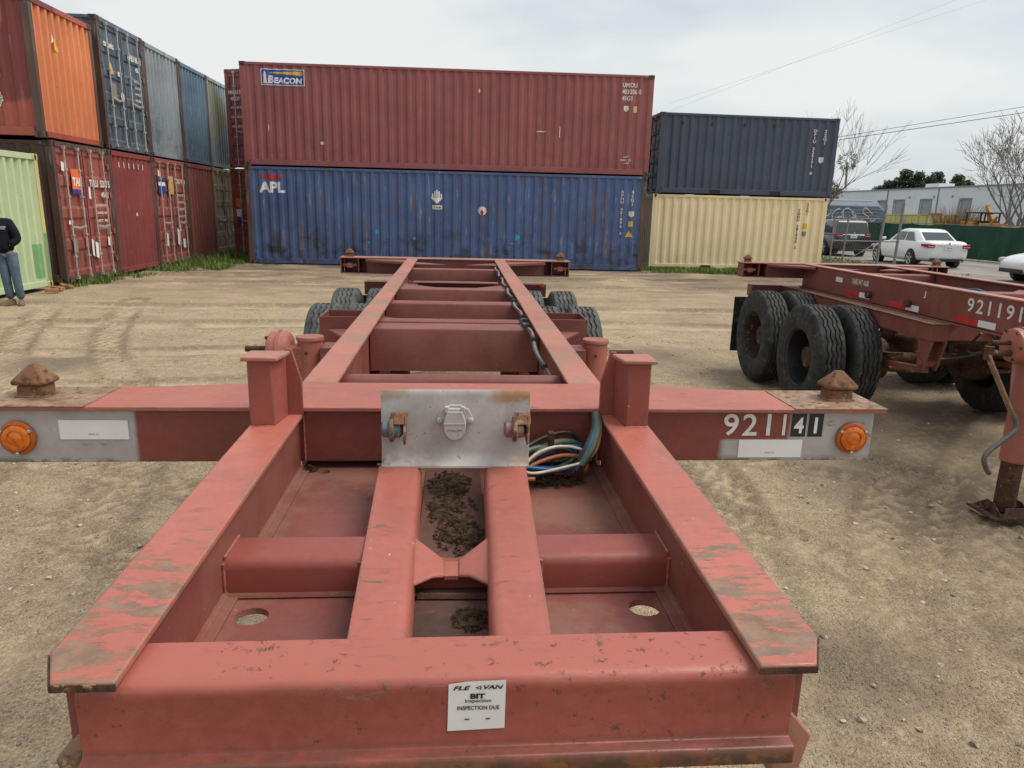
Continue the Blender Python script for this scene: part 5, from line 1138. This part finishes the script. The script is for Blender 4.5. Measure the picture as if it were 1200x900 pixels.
def car(name, label, loc, heading, pm, suv=False, group='cars parked by the lane'):
    T = thing(name, label, 'suv' if suv else 'car', loc, heading, group)
    W = .955 if suv else .91
    if suv: st = [(-2.40, .62, .42, 1.00), (-2.34, .86, .30, 1.06), (-2.0, .94, .24, 1.08), (-1.2, .955, .22, 1.08), (0, .955, .22, 1.07), (1.1, .95, .22, 1.06), (1.8, .93, .24, 1.02), (2.2, .86, .30, .92), (2.38, .68, .42, .80)]
    else: st = [(-2.40, .60, .42, .92), (-2.34, .80, .28, 1.00), (-2.05, .88, .22, 1.05), (-1.5, .91, .19, 1.03), (-.6, .91, .18, .97), (.6, .905, .18, .95), (1.3, .90, .19, .93), (1.9, .86, .22, .84), (2.25, .76, .28, .72), (2.40, .56, .38, .58)]
    rings = []
    for y, w, z0, zt in st:
        h = zt - z0; half = [(w * .90, z0), (w * .985, z0 + h * .18), (w, z0 + h * .48), (w * .975, z0 + h * .74), (w * .93, z0 + h * .90), (w * .84, z0 + h * .985), (w * .45, z0 + h * 1.015)]
        rings.append([(x, y, z) for x, z in half] + [(-x, y, z) for x, z in reversed(half)])
    Bd = MB().loft(rings).build('body', pm, T, smooth=50); sb = Bd.modifiers.new('s', 'SUBSURF'); sb.levels = sb.render_levels = 2
    def plan(y0, y1, hw, hf, hr, z): return [(-hr, y0, z), (hr, y0, z), (hw, y0 + (y1 - y0) * .16, z), (hw, y1 - (y1 - y0) * .25, z), (hf, y1, z), (-hf, y1, z), (-hw, y1 - (y1 - y0) * .25, z), (-hw, y0 + (y1 - y0) * .16, z)]
    if suv: pl = [plan(-2.30, 1.15, .90, .70, .80, .98), plan(-2.12, .45, .78, .62, .72, 1.60), plan(-2.02, .25, .72, .56, .66, 1.69), plan(-1.8, .05, .55, .42, .5, 1.725)]
    else: pl = [plan(-1.95, 1.10, .84, .66, .66, .90), plan(-1.16, .28, .66, .56, .56, 1.36), plan(-1.02, .12, .60, .50, .50, 1.43), plan(-.85, -.05, .46, .38, .40, 1.46)]
    Cb = MB().loft(pl).build('cabin', pm, T, .03, 3)
    def pane(name, i0, i1, u0, u1, v0=.10, v1=.93):
        a0, a1, b0, b1 = [Vector(q) for q in (pl[0][i0], pl[0][i1], pl[1][i0], pl[1][i1])]
        f = lambda u, v: (a0 * (1 - u) + a1 * u) * (1 - v) + (b0 * (1 - u) + b1 * u) * v
        Q = [f(u0, v0), f(u1, v0), f(u1, v1), f(u0, v1)]; n = (Q[1] - Q[0]).cross(Q[3] - Q[0]).normalized()
        c = sum(Q, Vector()) / 4
        if n.dot(c - Vector((0, c.y * .6, 1.1))) < 0: n = -n
        MB().loft([[q - n * .004 for q in Q], [q + n * .008 for q in Q]]).build(name, glass, T)
    pane('rear_window', 0, 1, .06, .94, .22 if suv else .12); pane('windscreen', 4, 5, .05, .95)
    for i0, i1 in ((2, 3), (7, 6)):
        pane('side_window', i0, i1, -.06, .44, .18 if suv else .2); pane('side_window', i0, i1, .49, 1.1, .18 if suv else .2)
    r = .37 if suv else .33; ax = (1.42, -1.38)
    for y in ax:
        for s in (-1, 1):
            MB().lathe([(r * 1.12, -.18), (r * 1.13, .012), (r * .2, .012)], (s * (W - .02), y, r), 'x', 28).build('wheel_arch', carb, T) if s > 0 else MB().lathe([(r * 1.12, .18), (r * 1.13, -.012), (r * .2, -.012)], (s * (W - .02), y, r), 'x', 28).build('wheel_arch', carb, T)
            car_wheel(T, s * (W - .075), y, r)
    zl = 1.0 if suv else .84
    for s in (-1, 1):
        # tail lamps wrap round the corners
        y_ = -2.40; b = MB(); b.loft([[(s * .52, y_ + .02, zl - .07), (s * .52, y_ + .02, zl + .06), (s * .80, y_ + .05, zl + .08), (s * .80, y_ + .05, zl - .07)], [(s * .52, y_ - .02, zl - .065), (s * .52, y_ - .02, zl + .055), (s * .80, y_ + .0, zl + .075), (s * .80, y_ + .0, zl - .065)]]); lm_ = b.build('tail_lamp', tailm, T, .01)
        b = MB(); b.loft([[(s * .80, y_ + .0, zl - .065), (s * .80, y_ + .0, zl + .075), (s * .80, y_ + .1, zl + .07), (s * .80, y_ + .1, zl - .06)], [(s * (W + .0), y_ + .30, zl - .02), (s * (W + .0), y_ + .30, zl + .07), (s * (W - .1), y_ + .34, zl + .07), (s * (W - .1), y_ + .34, zl - .02)]]); b.build('lamp_side', tailm, lm_, .01)
        MB().box(*sorted((s * .54, s * .78)), y_ - .028, y_ - .015, zl - .035, zl - .01).build('lamp_strip', tailw, lm_)
        MB().sphere((s * .66, 2.22, .66 if not suv else .80), .16, 12, 8, (1.1, .7, .5)).build('headlamp', tailw, T, smooth=60)
        MB().box(*sorted((s * (W + .0), s * (W + .18))), .72, .86, .96 if not suv else 1.1, 1.08 if not suv else 1.25).build('mirror', pm, T, .03)
        for y in (.55, -.5): MB().box(*sorted((s * (W - .005), s * (W + .018))), y - .09, y + .09, .83 if not suv else .95, .855 if not suv else .975).build('door_handle', pm if not suv else carb, T, .005)
        MB().cyl((s * .5, -2.36, .28), (s * .5, -2.44, .28), .04, n=10).build('exhaust', alloy, T)
    MB().box(-.62, .62, -2.43, -2.32, .26, .38).build('rear_valance', carb, T, .02)
    pz = .78 if not suv else .95
    pt = MB().box(-.155, .155, -2.425, -2.408, pz - .075, pz + .075).build('number_plate', mat['white'], T, .004)
    decal('plate_number', text_geo('7ABX 206', .02), (-.12, -2.425, pz - .03), (1, 0, 0), (0, 0, 1), .24, .055, mat['blue_l'], pt, .002)
    MB().box(-.45, .45, -2.425, -2.40, pz + .09, pz + .115).build('trunk_trim', mat['chrome'], T, .004)
    MB().lathe([(.001, -2.43), (.04, -2.43), (.045, -2.41)], (0, 0, pz + .17), 'y', 14).build('badge', mat['chrome'], T)
    MB().box(-.5, .5, 2.36, 2.42, .30, .42).build('grille', carb, T, .02)
    return T
car('parked_car', 'white sedan seen from behind, parked on the lane beyond the chain-link gate', (18.95, 26.85, .006), R(-6), whitep.m)
car('parked_suv', 'dark black suv parked behind the chain-link gate, ahead of the white sedan', (19.0, 33.9, .006), R(-4), darkp.m, True)
car('parked_car', 'white car just poking into the frame at its right edge', (19.25, 18.75, .006), R(86), whitep.m)

# ------------------------------------------------------------------ chain-link gate
T = thing('chain_link_gate', 'galvanised chain-link gate standing on the grass before the white sedan', 'gate', (0, 0, 0))
galv = M_plain('dull grey gate tube', (.21,.215,.22), .6, .2, .2); gy = 24.4
posts = [((16.62, 2.38), (16.56, 0)), ((15.95, 2.30), (15.86, 0)), ((14.55, 1.95), (14.50, 0)), ((14.0, 1.86), (14.02, 0))]
for i, ((xt, zt), (x0, z0)) in enumerate(posts): MB().cyl((x0, gy, z0 - .05), (xt, gy, zt), .052 if i < 2 else .030, n=10).build('post', galv, T, smooth=40)
for z_, xa, xb in ((.98, 14.05, 16.58), (1.80, 14.02, 15.92), (.12, 14.05, 15.86)): MB().cyl((xa, gy, z_), (xb, gy, z_), .022, n=8).build('rail', galv, T, smooth=40)
MB().cyl((14.5, gy, .15), (15.9, gy, 1.0), .016, n=6).build('brace', galv, T)
b = MB(); step = .11
for k in range(-18, 30):
    for sg in (1, -1):
        x0 = 14.05 + k * step; p = []
        za, zb_ = .12, 1.78
        xa, xb = (x0, x0 + (zb_ - za) * .62) if sg > 0 else (x0 + (zb_ - za) * .62, x0)
        def cl(xa, za, xb, zb_):
            # clip to the gate's width
            pts_ = [(xa, za), (xb, zb_)]
            lo, hi = 14.05, 15.9; out = []
            if (xa < lo and xb < lo) or (xa > hi and xb > hi): return None
            for (x, z), (x2, z2) in ((pts_[0], pts_[1]), (pts_[1], pts_[0])):
                if x < lo: z = z + (z2 - z) * (lo - x) / (x2 - x); x = lo
                if x > hi: z = z + (z2 - z) * (hi - x) / (x2 - x); x = hi
                out.append((x, z))
            return out
        c = cl(xa, za, xb, zb_)
        if c and abs(c[0][0] - c[1][0]) > .02: b.tube([(c[0][0], gy + .004 * sg, c[0][1]), (c[1][0], gy + .004 * sg, c[1][1])], .0022, 3)
o = b.build('wire_mesh', galv, T); o['kind'] = 'stuff'
for z_ in (2.0, 2.12, 2.24):
    P_ = [(13.6 + k * .15, gy, z_ - .15 + .07 * (k / 20) - .02 * math.sin(k * .9)) for k in range(21)]; MB().tube(P_, .006, 4).build('barbed_wire', galv, T)

# ------------------------------------------------------------------ green screen fence
t = NT('green windscreen fabric'); s = t.sep(); k = t.mix(t.ramp(t.noise(1.2, 6, .6, t.map((1, 1, .35))), .35, .65), (.012, .050, .034), (.028, .085, .055)); k = t.mix(t.ramp(t.noise(5, 5, .7, t.map((1, 2, .3))), .62, .72, 0, .5), k, (.12, .14, .10)); gfm = t.out(k, .8, 0, t.bump(t.noise(3, 4, .6, t.map((1, 2, .3))), .4, .05), .25)
T = thing('screen_fence', 'chain-link fence covered in dark green privacy fabric beside the lane', 'fence', (0, 0, 0))
fy = list(np.arange(14, 47.1, 2.75))
for i, y in enumerate(fy):
    MB().cyl((24.56, y, 0), (24.56, y, 1.66), .03, n=8).build('post', galv, T)
    if i + 1 < len(fy):
        y1 = fy[i + 1]; b = MB(); n_ = 12
        for k in range(n_ + 1):
            yy = y + (y1 - y) * k / n_; off = .03 * math.sin(k / n_ * math.pi) * (1 + .4 * math.sin(i)) + .008 * math.sin(k * 2.1 + i)
            for z in (.05, .55, 1.1, 1.6 - .03 * math.sin(k / n_ * math.pi) * (1 + .5 * math.sin(i * 2))): b.v.append((24.50 - off * (1 if .1 < z < 1.5 else .4), yy, z))
        for k in range(n_):
            for j in range(3): q = k * 4 + j; b.f.append((q, q + 4, q + 5, q + 1))
        b.build('fabric_panel', gfm, T, smooth=60)
MB().cyl((24.56, 14, 1.63), (24.56, 47, 1.63), .02, n=6).build('top_rail', galv, T)

# ------------------------------------------------------------------ white warehouse
t = NT('white metal siding'); sp3 = t.sep(); k = t.mix(t.ramp(t.noise(.25, 5, .6), .35, .65), (.58, .63, .66), (.68, .72, .74)); wv = t.n('ShaderNodeTexWave'); wv.bands_direction = 'Y'; wv.inputs['Scale'].default_value = 1.05; t.l(t.tc.outputs['Object'], wv.inputs['Vector'])
wm = t.out(k, .55, 0, t.bump(wv.outputs['Fac'], .35, .06), .4); trim = M_plain('grey trim', (.22, .235, .25), .6); shut = M_plain('grey roller shutter', (.30, .32, .34), .6)
T = thing('warehouse', 'long white metal warehouse with grey roller doors behind the green fence', 'building', (0, 0, 0))
y0, y1, wx = 40, 150, 63.0
op = [(92.1, 94.4, 4.47), (98.1, 100.5, 4.45), (102.5, 104.6, 4.40), (84.5, 86.5, 4.45)]
op.sort(); b = MB(); cur = y0
for a_, c_, h in op:
    b.box(wx, wx + .3, cur, a_, 0, 5.9); b.box(wx, wx + .3, a_, c_, h, 5.9); cur = c_
b.box(wx, wx + .3, cur, y1, 0, 5.9); b.build('wall', wm, T)
for a_, c_, h in op:
    D = MB().box(wx + .16, wx + .2, a_, c_, 0, h).build('roller_door', shut, T)
    for k in range(14): MB().box(wx + .14, wx + .165, a_ + .05, c_ - .05, .1 + k * h / 14.5, .1 + k * h / 14.5 + .03).build('slat', trim, D)
    MB().box(wx - .06, wx + .0, a_ - .14, a_, 0, h + .14).box(wx - .06, wx, c_, c_ + .14, 0, h + .14).box(wx - .06, wx, a_, c_, h, h + .14).build('door_frame', trim, T)
MB().box(wx - .12, wx + .35, y0 - .1, y1 + .1, 5.9, 6.08).build('roof_edge', trim, T)
MB().prism([(wx - .1, 6.08), (wx + 26, 7.0), (wx + 52, 6.08)], 'y', y0, y1).build('roof', wm, T)
for y in (90.85, 102.3, 78, 66): MB().cyl((wx - .08, y, 0), (wx - .08, y, 5.9), .07, n=8).build('downpipe', trim, T)
for y, w in ((94.0, 2.8), (117, 2.5), (70, 2)): MB().box(wx + 1.0, wx + 3.2, y - w / 2, y + w / 2, 6.05, 6.62).build('roof_unit', wm, T)
for y in (97, 91.7, 88): MB().box(wx - .1, wx, y - .12, y + .12, 4.7, 4.95).build('wall_light', trim, T)

# ------------------------------------------------------------------ things parked behind the green fence
yel = M_plain('faded yellow paint', (.50, .47, .17), .6, var=.1, scale=3); cat_y = M_plain('machine yellow', (.50, .24, .03), .5, var=.2, scale=5); redm = M_plain('faded red machine paint', (.35, .09, .06), .6); wht = M_plain('off white paint', (.62, .62, .60), .5)
def yard_box(label, y0, y1, x, zt, m_):
    T = thing('storage_box', label, 'storage box', (x, (y0 + y1) / 2, .005)); L = y1 - y0
    MB().box(0, 2.2, -L / 2, L / 2, .25, zt).build('body', m_, T, .03)
    n_ = int(L / .6)
    for i in range(n_ + 1): yy = -L / 2 + L * i / n_; MB().box(-.04, 0, yy - .03, yy + .03, .3, zt - .05).build('rib', m_, T)
    MB().box(-.05, 2.25, -L / 2 - .03, L / 2 + .03, zt, zt + .06).build('lid', m_, T)
    for yy in (-L / 2 + .3, L / 2 - .3): MB().box(.1, 2.1, yy - .1, yy + .1, 0, .25).build('skid', trim, T)
    return T
yard_box('pale yellow steel box, the shorter one next to the red frame', 46.15, 48.45, 32, 2.12, yel)
yard_box('pale yellow steel box, the longer one behind the gate posts', 49.0, 53.3, 32, 2.10, yel)
T = thing('scaffold_cart', 'small red and white framed cart beside the yellow box', 'cart', (32.2, 45.5, .005))
for x in (0, 1.0):
    for y in (-.65, .65): MB().cyl((x, y, .1), (x, y, 2.2), .06, n=8).build('upright', wht if y > 0 else redm, T)
for z in (.6, 1.4, 2.2): MB().bar((0, -.7, z), (0, .7, z), .09, .12).build('cross_bar', redm, T); MB().bar((1, -.7, z), (1, .7, z), .09, .12).build('cross_bar', wht, T)
MB().box(.0, 1.0, -.6, .6, .8, 1.35).build('tank', wht, T, .05)
for x in (.1, .9):
    for y in (-.6, .6): MB().cyl((x - .05, y, .15), (x + .05, y, .15), .15, n=14).build('wheel', rubc, T)
# backhoe
T = thing('backhoe', 'yellow backhoe with folded boom and open cab behind the green fence', 'backhoe', (32.5, 41.0, .005), 0)
MB().box(-.6, .6, .3, 1.5, .7, 1.78).build('hood', cat_y, T, .06); MB().box(-.7, .7, -1.2, -.3, .6, 1.7).build('rear_body', cat_y, T, .05)
for x in (-.6, .6):
    for y in (-.3, .95): MB().bar((x, y, 1.2), (x, y, 2.3), .07, .07, (0, 1, 0)).build('cab_post', carb, T)
MB().box(-.7, .7, -.4, 1.05, 2.28, 2.36).build('canopy', carb, T, .02); MB().box(-.3, .3, .0, .5, 1.3, 1.85).build('seat', carb, T, .05)
MB().bar((0, -.7, 1.0), (0, .1, 2.8), .16, .22, (1, 0, 0)).build('boom', cat_y, T, .02); MB().bar((0, .1, 2.75), (0, -.55, 1.9), .14, .18, (1, 0, 0)).build('dipper', cat_y, T, .02)
MB().prism([(-.5, 1.9), (-.85, 1.75), (-.85, 1.3), (-.6, 1.2), (-.45, 1.5)], 'x', -.3, .3).build('bucket', mat['darkrust'], T, .02)
MB().bar((.45, -.6, 1.3), (.45, -1.5, 2.1), .10, .14, (1, 0, 0)).build('loader_arm', cat_y, T, .02); MB().bar((-.45, -.6, 1.3), (-.45, -1.5, 2.1), .10, .14, (1, 0, 0)).build('loader_arm', cat_y, T, .02)
MB().prism([(-2.0, 1.55), (-2.4, 1.45), (-2.4, 1.1), (-2.1, 1.0)], 'x', -.6, .6).build('loader_bucket', cat_y, T, .02)
MB().cyl((0, -.5, 1.6), (0, -.1, 2.3), .05, n=8).build('hydraulic_ram', mat['chrome'], T)
for x in (-.75, .75):
    for y, r in ((-.7, .72), (1.2, .5)):
        w = MB().lathe([(r * .5, -.18), (r * .95, -.18), (r, -.12), (r, .12), (r * .95, .18), (r * .5, .18)], (0, 0, 0), 'x', 24).build('wheel', rubc, T, smooth=40, loc=(x, y, r)); MB().lathe([(r * .52, -.12), (.001, -.1)], (0, 0, 0), 'x', 20).build('rim', wht, w)
# parked box trailer with graffiti
T = thing('box_trailer', 'dusty blue box trailer with white graffiti beyond the dark suv', 'trailer', (20.5, 42.0, 0), 0)
trb = M_plain('blue trailer paint', (.075, .11, .15), .55, var=.2, scale=2); trr = M_plain('grey blue roof', (.20, .22, .25), .6)
MB().loft([[(x, y, z) for y, z in ((0, .8), (2.5, .8), (2.5, 2.55), (2.2, 2.85), (.3, 2.85), (0, 2.55))] for x in (-6, 5.6)] + [[(6.2, y, z) for y, z in ((.25, .85), (2.25, .85), (2.25, 2.2), (2.0, 2.42), (.5, 2.42), (.25, 2.2))]]).build('box', trb, T, .04)
MB().loft([[(x, y, z) for y, z in ((.28, 2.852), (2.2, 2.852), (2.0, 2.95), (.5, 2.95))] for x in (-6, 5.4)]).build('roof', trr, T, .02)
for x in (-4.5, -3.3, 3.5): MB().cyl((x, .1, .5), (x, 2.4, .5), .5, n=20).build('wheel', rubc, T)
MB().box(-6, 5.6, .3, 2.2, .55, .8).build('underframe', carb, T)
rr = random.Random(9)
for k in range(9):
    cx = -.6 + k * .72; P_ = [(cx + .45 * math.cos(t_) * (1 + .3 * math.sin(2 * t_ + k)), -.012, 2.0 + .33 * math.sin(t_ + .5 * k) * (1 + .4 * math.cos(3 * t_ + k))) for t_ in [i * .35 for i in range(int(rr.uniform(11, 19)))]]
    MB().tube(P_, .022, 4).build('graffiti_stroke', mat['offw'], T)

# ------------------------------------------------------------------ trees
bark = M_plain('grey bark', (.17, .15, .135), .9, var=.25, scale=6)
def bare_tree(label, loc, h, seed, spread, lean=(0, 0), stems=1, levels=5, r0=.12, tw=.007):
    T = thing('bare_tree', label, 'tree', loc, 0, 'leafless trees'); rr = random.Random(seed); tr, br = MB(), MB()
    def grow(p, d, L, r, lv):
        n_ = 4 if lv > 1 else 3; pts_ = [p]; rs = [r]
        for k in range(n_):
            d = (d + Vector((rr.gauss(0, .10), rr.gauss(0, .10), rr.gauss(0.03, .05)))).normalized(); p = p + d * L / n_; pts_.append(p); rs.append(max(tw * .7, r * (1 - .42 * (k + 1) / n_)))
        (tr if lv >= levels - 1 else br).tube(pts_, rs, 7 if lv >= levels - 1 else (4 if lv > 1 else 3), False)
        if lv == 0: return
        nb = rr.choice((3, 3, 4)) if lv > 1 else rr.choice((2, 3, 4))
        for k in range(nb):
            i_ = rr.choice((2, 3, 4)) if k else len(pts_) - 1; i_ = min(i_, len(pts_) - 1)
            ax_ = Vector((rr.gauss(0, 1), rr.gauss(0, 1), rr.gauss(0, .3))).normalized(); a_ = rr.uniform(.25, .62) * spread if k else rr.uniform(.05, .25)
            nd = (Matrix.Rotation(a_, 3, d.cross(ax_).normalized()) @ d); nd.z += .10; nd.normalize()
            grow(pts_[i_], nd, L * rr.uniform(.62, .82), max(tw, rs[i_] * rr.uniform(.55, .75)), lv - 1)
    for s in range(stems):
        a_ = 6.28 * s / max(1, stems) + .4; d = Vector((lean[0] + (.25 * math.cos(a_) if stems > 1 else 0), lean[1] + (.25 * math.sin(a_) if stems > 1 else 0), 1)).normalized()
        grow(Vector((.12 * math.cos(a_) * (stems > 1), .12 * math.sin(a_) * (stems > 1), -.1)), d, h * .32, r0 * rr.uniform(.8, 1.1), levels)
    tr.build('trunk', bark, T, smooth=50); br.build('crown', bark, T)
    return T
bare_tree('leafless tree with several pale stems above the green fence near the backhoe', (33.0, 38.4, 0), 8.3, 4, 1.45, stems=5, levels=5, r0=.15, tw=.011)
bare_tree('leafless tree with thin whippy branches rising behind the dark slate container', (19.7, 37.5, 0), 8.6, 12, 1.0, (.06, 0), stems=2, levels=4, r0=.09, tw=.009)
def leafy(T, crown_pts, n_, size, m_, seed):
    rr = random.Random(seed); b = MB()
    for (c, rx_, rz_) in crown_pts:
        for i in range(n_):
            while True:
                v = Vector((rr.uniform(-1, 1), rr.uniform(-1, 1), rr.uniform(-1, 1)))
                if v.length < 1 and v.length > .25: break
            v *= .75 + .35 * noise.noise(v * 2.2 + Vector(c))
            p = Vector((c[0] + v.x * rx_, c[1] + v.y * rx_, c[2] + v.z * rz_)); a_ = Vector((rr.gauss(0, 1), rr.gauss(0, 1), rr.gauss(0, 1))).normalized() * size * rr.uniform(.5, 1.3); q = a_.orthogonal().normalized() * size * rr.uniform(.3, .8)
            b.add([p - a_, p + q, p + a_, p - q], [(0, 1, 2, 3)])
    return b.build('crown', m_, T)
dg = NT('dark evergreen leaves'); dg.out(dg.mix(dg.ramp(dg.noise(.5, 5), .35, .65), (.018, .030, .016), (.055, .075, .035)), .8, 0, None, .2)
og = NT('olive leaves'); og.out(og.mix(og.ramp(og.noise(1.2, 5), .35, .65), (.06, .06, .03), (.13, .12, .06)), .85, 0, None, .2)
rr = random.Random(2)
lab = ['tallest', 'second', 'low', 'broad', 'rounded', 'small']
for i, (px, zt, rx_) in enumerate(((116.5, 12.4, 3.0), (120.2, 15.2, 3.0), (123.6, 14.6, 2.6), (127.2, 13.6, 3.0), (130.4, 15.0, 3.0), (133.6, 14.2, 2.8), (137.2, 12.8, 2.8))):
    T = thing('evergreen_tree', ('small round dark evergreen at the gate end of the line above the warehouse roof', 'tall dark evergreen, highest near the gate end of the line above the warehouse roof', 'narrow dark evergreen beside the tall one above the warehouse roof', 'broad low dark evergreen at the middle of the line above the warehouse roof', 'tall dark evergreen, highest near the bare tree above the warehouse roof', 'medium dark evergreen third from the bare-tree end above the warehouse roof', 'low dark evergreen at the bare-tree end of the line above the warehouse roof')[i], 'tree', (px, 190 + rr.uniform(-3, 3), 0), 0, 'evergreens behind the warehouse')
    MB().tube([(0, 0, 0), (.1, 0, zt * .5), (0, 0, zt * .9)], [.3, .22, .06], 8).build('trunk', bark, T)
    leafy(T, [((rr.uniform(-.8, .8), rr.uniform(-.8, .8), zt - 1.6 - j * 1.5), rx_ * (.75 + .25 * j), 1.9) for j in range(4)], 900, .30, dg.m, i)
T = thing('leafy_bush', 'olive green bush growing between the dark slate container and the warehouse', 'bush', (30.6, 58, 0)); MB().tube([(0, 0, 0), (.2, 0, 2.6)], [.2, .1], 7).build('stem', bark, T); leafy(T, [((0, 0, 2.8), 1.7, 1.7), ((.5, 0, 4.0), 1.3, 1.3), ((-.6, 0, 3.6), 1.2, 1.2)], 900, .11, og.m, 40)
tan = NT('dry brush'); tan.out(tan.mix(tan.ramp(tan.noise(3, 4), .35, .65), (.19, .105, .045), (.34, .22, .11)), .9, 0, None, .1)
T = thing('dry_bush', 'dry tan brush pile beside the backhoe behind the green fence', 'bush', (32.4, 43.7, 0)); b = MB(); rr = random.Random(6)
for i in range(700):
    a_ = rr.uniform(0, 6.28); q = rr.random() ** .5; d = Vector((math.cos(a_) * q * .7, math.sin(a_) * q * .95, rr.uniform(1.1, 1.8))); p = Vector((math.cos(a_) * q * .4, math.sin(a_) * q * .5, 0)); b.tube([p, p + d * .8, p + d * rr.uniform(1.2, 1.75) + Vector((rr.gauss(0, .15), rr.gauss(0, .15), 0))], [.012, .009, .004], 3)
b.build('crown', tan.m, T)
# distant palm
T = thing('palm_tree', 'distant fan palm with slim trunk behind the leafless branches', 'tree', (65.8, 120, 0)); MB().tube([(0, 0, 0), (.2, 0, 6), (-.1, 0, 11.0)], [.3, .2, .17], 8).build('trunk', bark, T)
b = MB(); rr = random.Random(8)
for i in range(60):
    a_ = rr.uniform(0, 6.28); el = rr.uniform(-1.2, 1.2); d = Vector((math.cos(a_) * math.cos(el), math.sin(a_) * math.cos(el), math.sin(el))); p = Vector((-.1, 0, 11.2)); t_ = p + d * rr.uniform(1.1, 1.7); s_ = d.orthogonal().normalized()
    for k in range(5): q = (k - 2) * .22; b.add([p + d * .8, t_ + s_ * q - s_ * .07 + Vector((0, 0, -.3 * abs(q))), t_ + s_ * q * 1.1 + s_ * .07 + d * .2 + Vector((0, 0, -.4 * abs(q)))], [(0, 1, 2)])
b.build('crown', dg.m, T)

# ------------------------------------------------------------------ power lines on poles hidden behind the stacks and outside the frame
wire_m = M_plain('black wire', (.05, .052, .055), .6); wood = M_plain('pole wood', (.11, .085, .065), .9)
def wire(label, a_, b_, sag, r):
    a_, b_ = Vector(a_), Vector(b_); P_ = [a_.lerp(b_, k / 24) - Vector((0, 0, 4 * sag * (k / 24) * (1 - k / 24))) for k in range(25)]
    o = MB().tube(P_, r, 4).build('power_line', wire_m); tag(o, label, 'power line', 'overhead wires'); return o
# poles: (x, y, height)
def at_line(x, p0, p1): k = (x - p0[0]) / (p1[0] - p0[0]); return p0[1] + (p1[1] - p0[1]) * k
def pole(label, x, y, h):
    T = thing('utility_pole', label, 'utility pole', (x, y, 0), 0, 'utility poles'); MB().cyl((0, 0, -.2), (0, 0, h), .16, .11, 10).build('shaft', wood, T, smooth=50); MB().bar((-1.1, 0, h - .4), (1.1, 0, h - .4), .1, .12).build('crossarm', wood, T)
    for x_ in (-.9, 0, .9): MB().lathe([(.03, h - .34), (.05, h - .28), (.03, h - .2), (.001, h - .18)], (x_, 0, 0), 'z', 8).build('insulator', mat['offw'], T)
L1 = ((56.3, 13.03), (39.88, 10.01))
wire('upper of the two black overhead wires crossing above the warehouse', (90.0, 70, at_line(90, *L1)), (33.2, 70, at_line(33.2, *L1)), .0, .024)
L2 = ((56.41, 12.474), (39.92, 9.693))
wire('lower of the two black overhead wires crossing above the warehouse', (90.0, 70, at_line(90, *L2)), (33.2, 70, at_line(33.2, *L2)), .0, .032)
pole('wooden utility pole hidden behind the dark slate container', 33.2, 70.15, 9.1)
L3 = ((35.87, 18.38), (64.46, 28.2))
wire('faint thin overhead wire high above the dark slate container, upper one', (100, 90, at_line(100, *L3)), (26.0, 90, at_line(26.0, *L3)), .0, .007)
L4 = ((35.9, 18.09), (60.63, 28.04))
wire('faint thin overhead wire high above the dark slate container, steeper one', (100, 90, at_line(100, *L4)), (26.0, 90, at_line(26.0, *L4)), .0, .007)
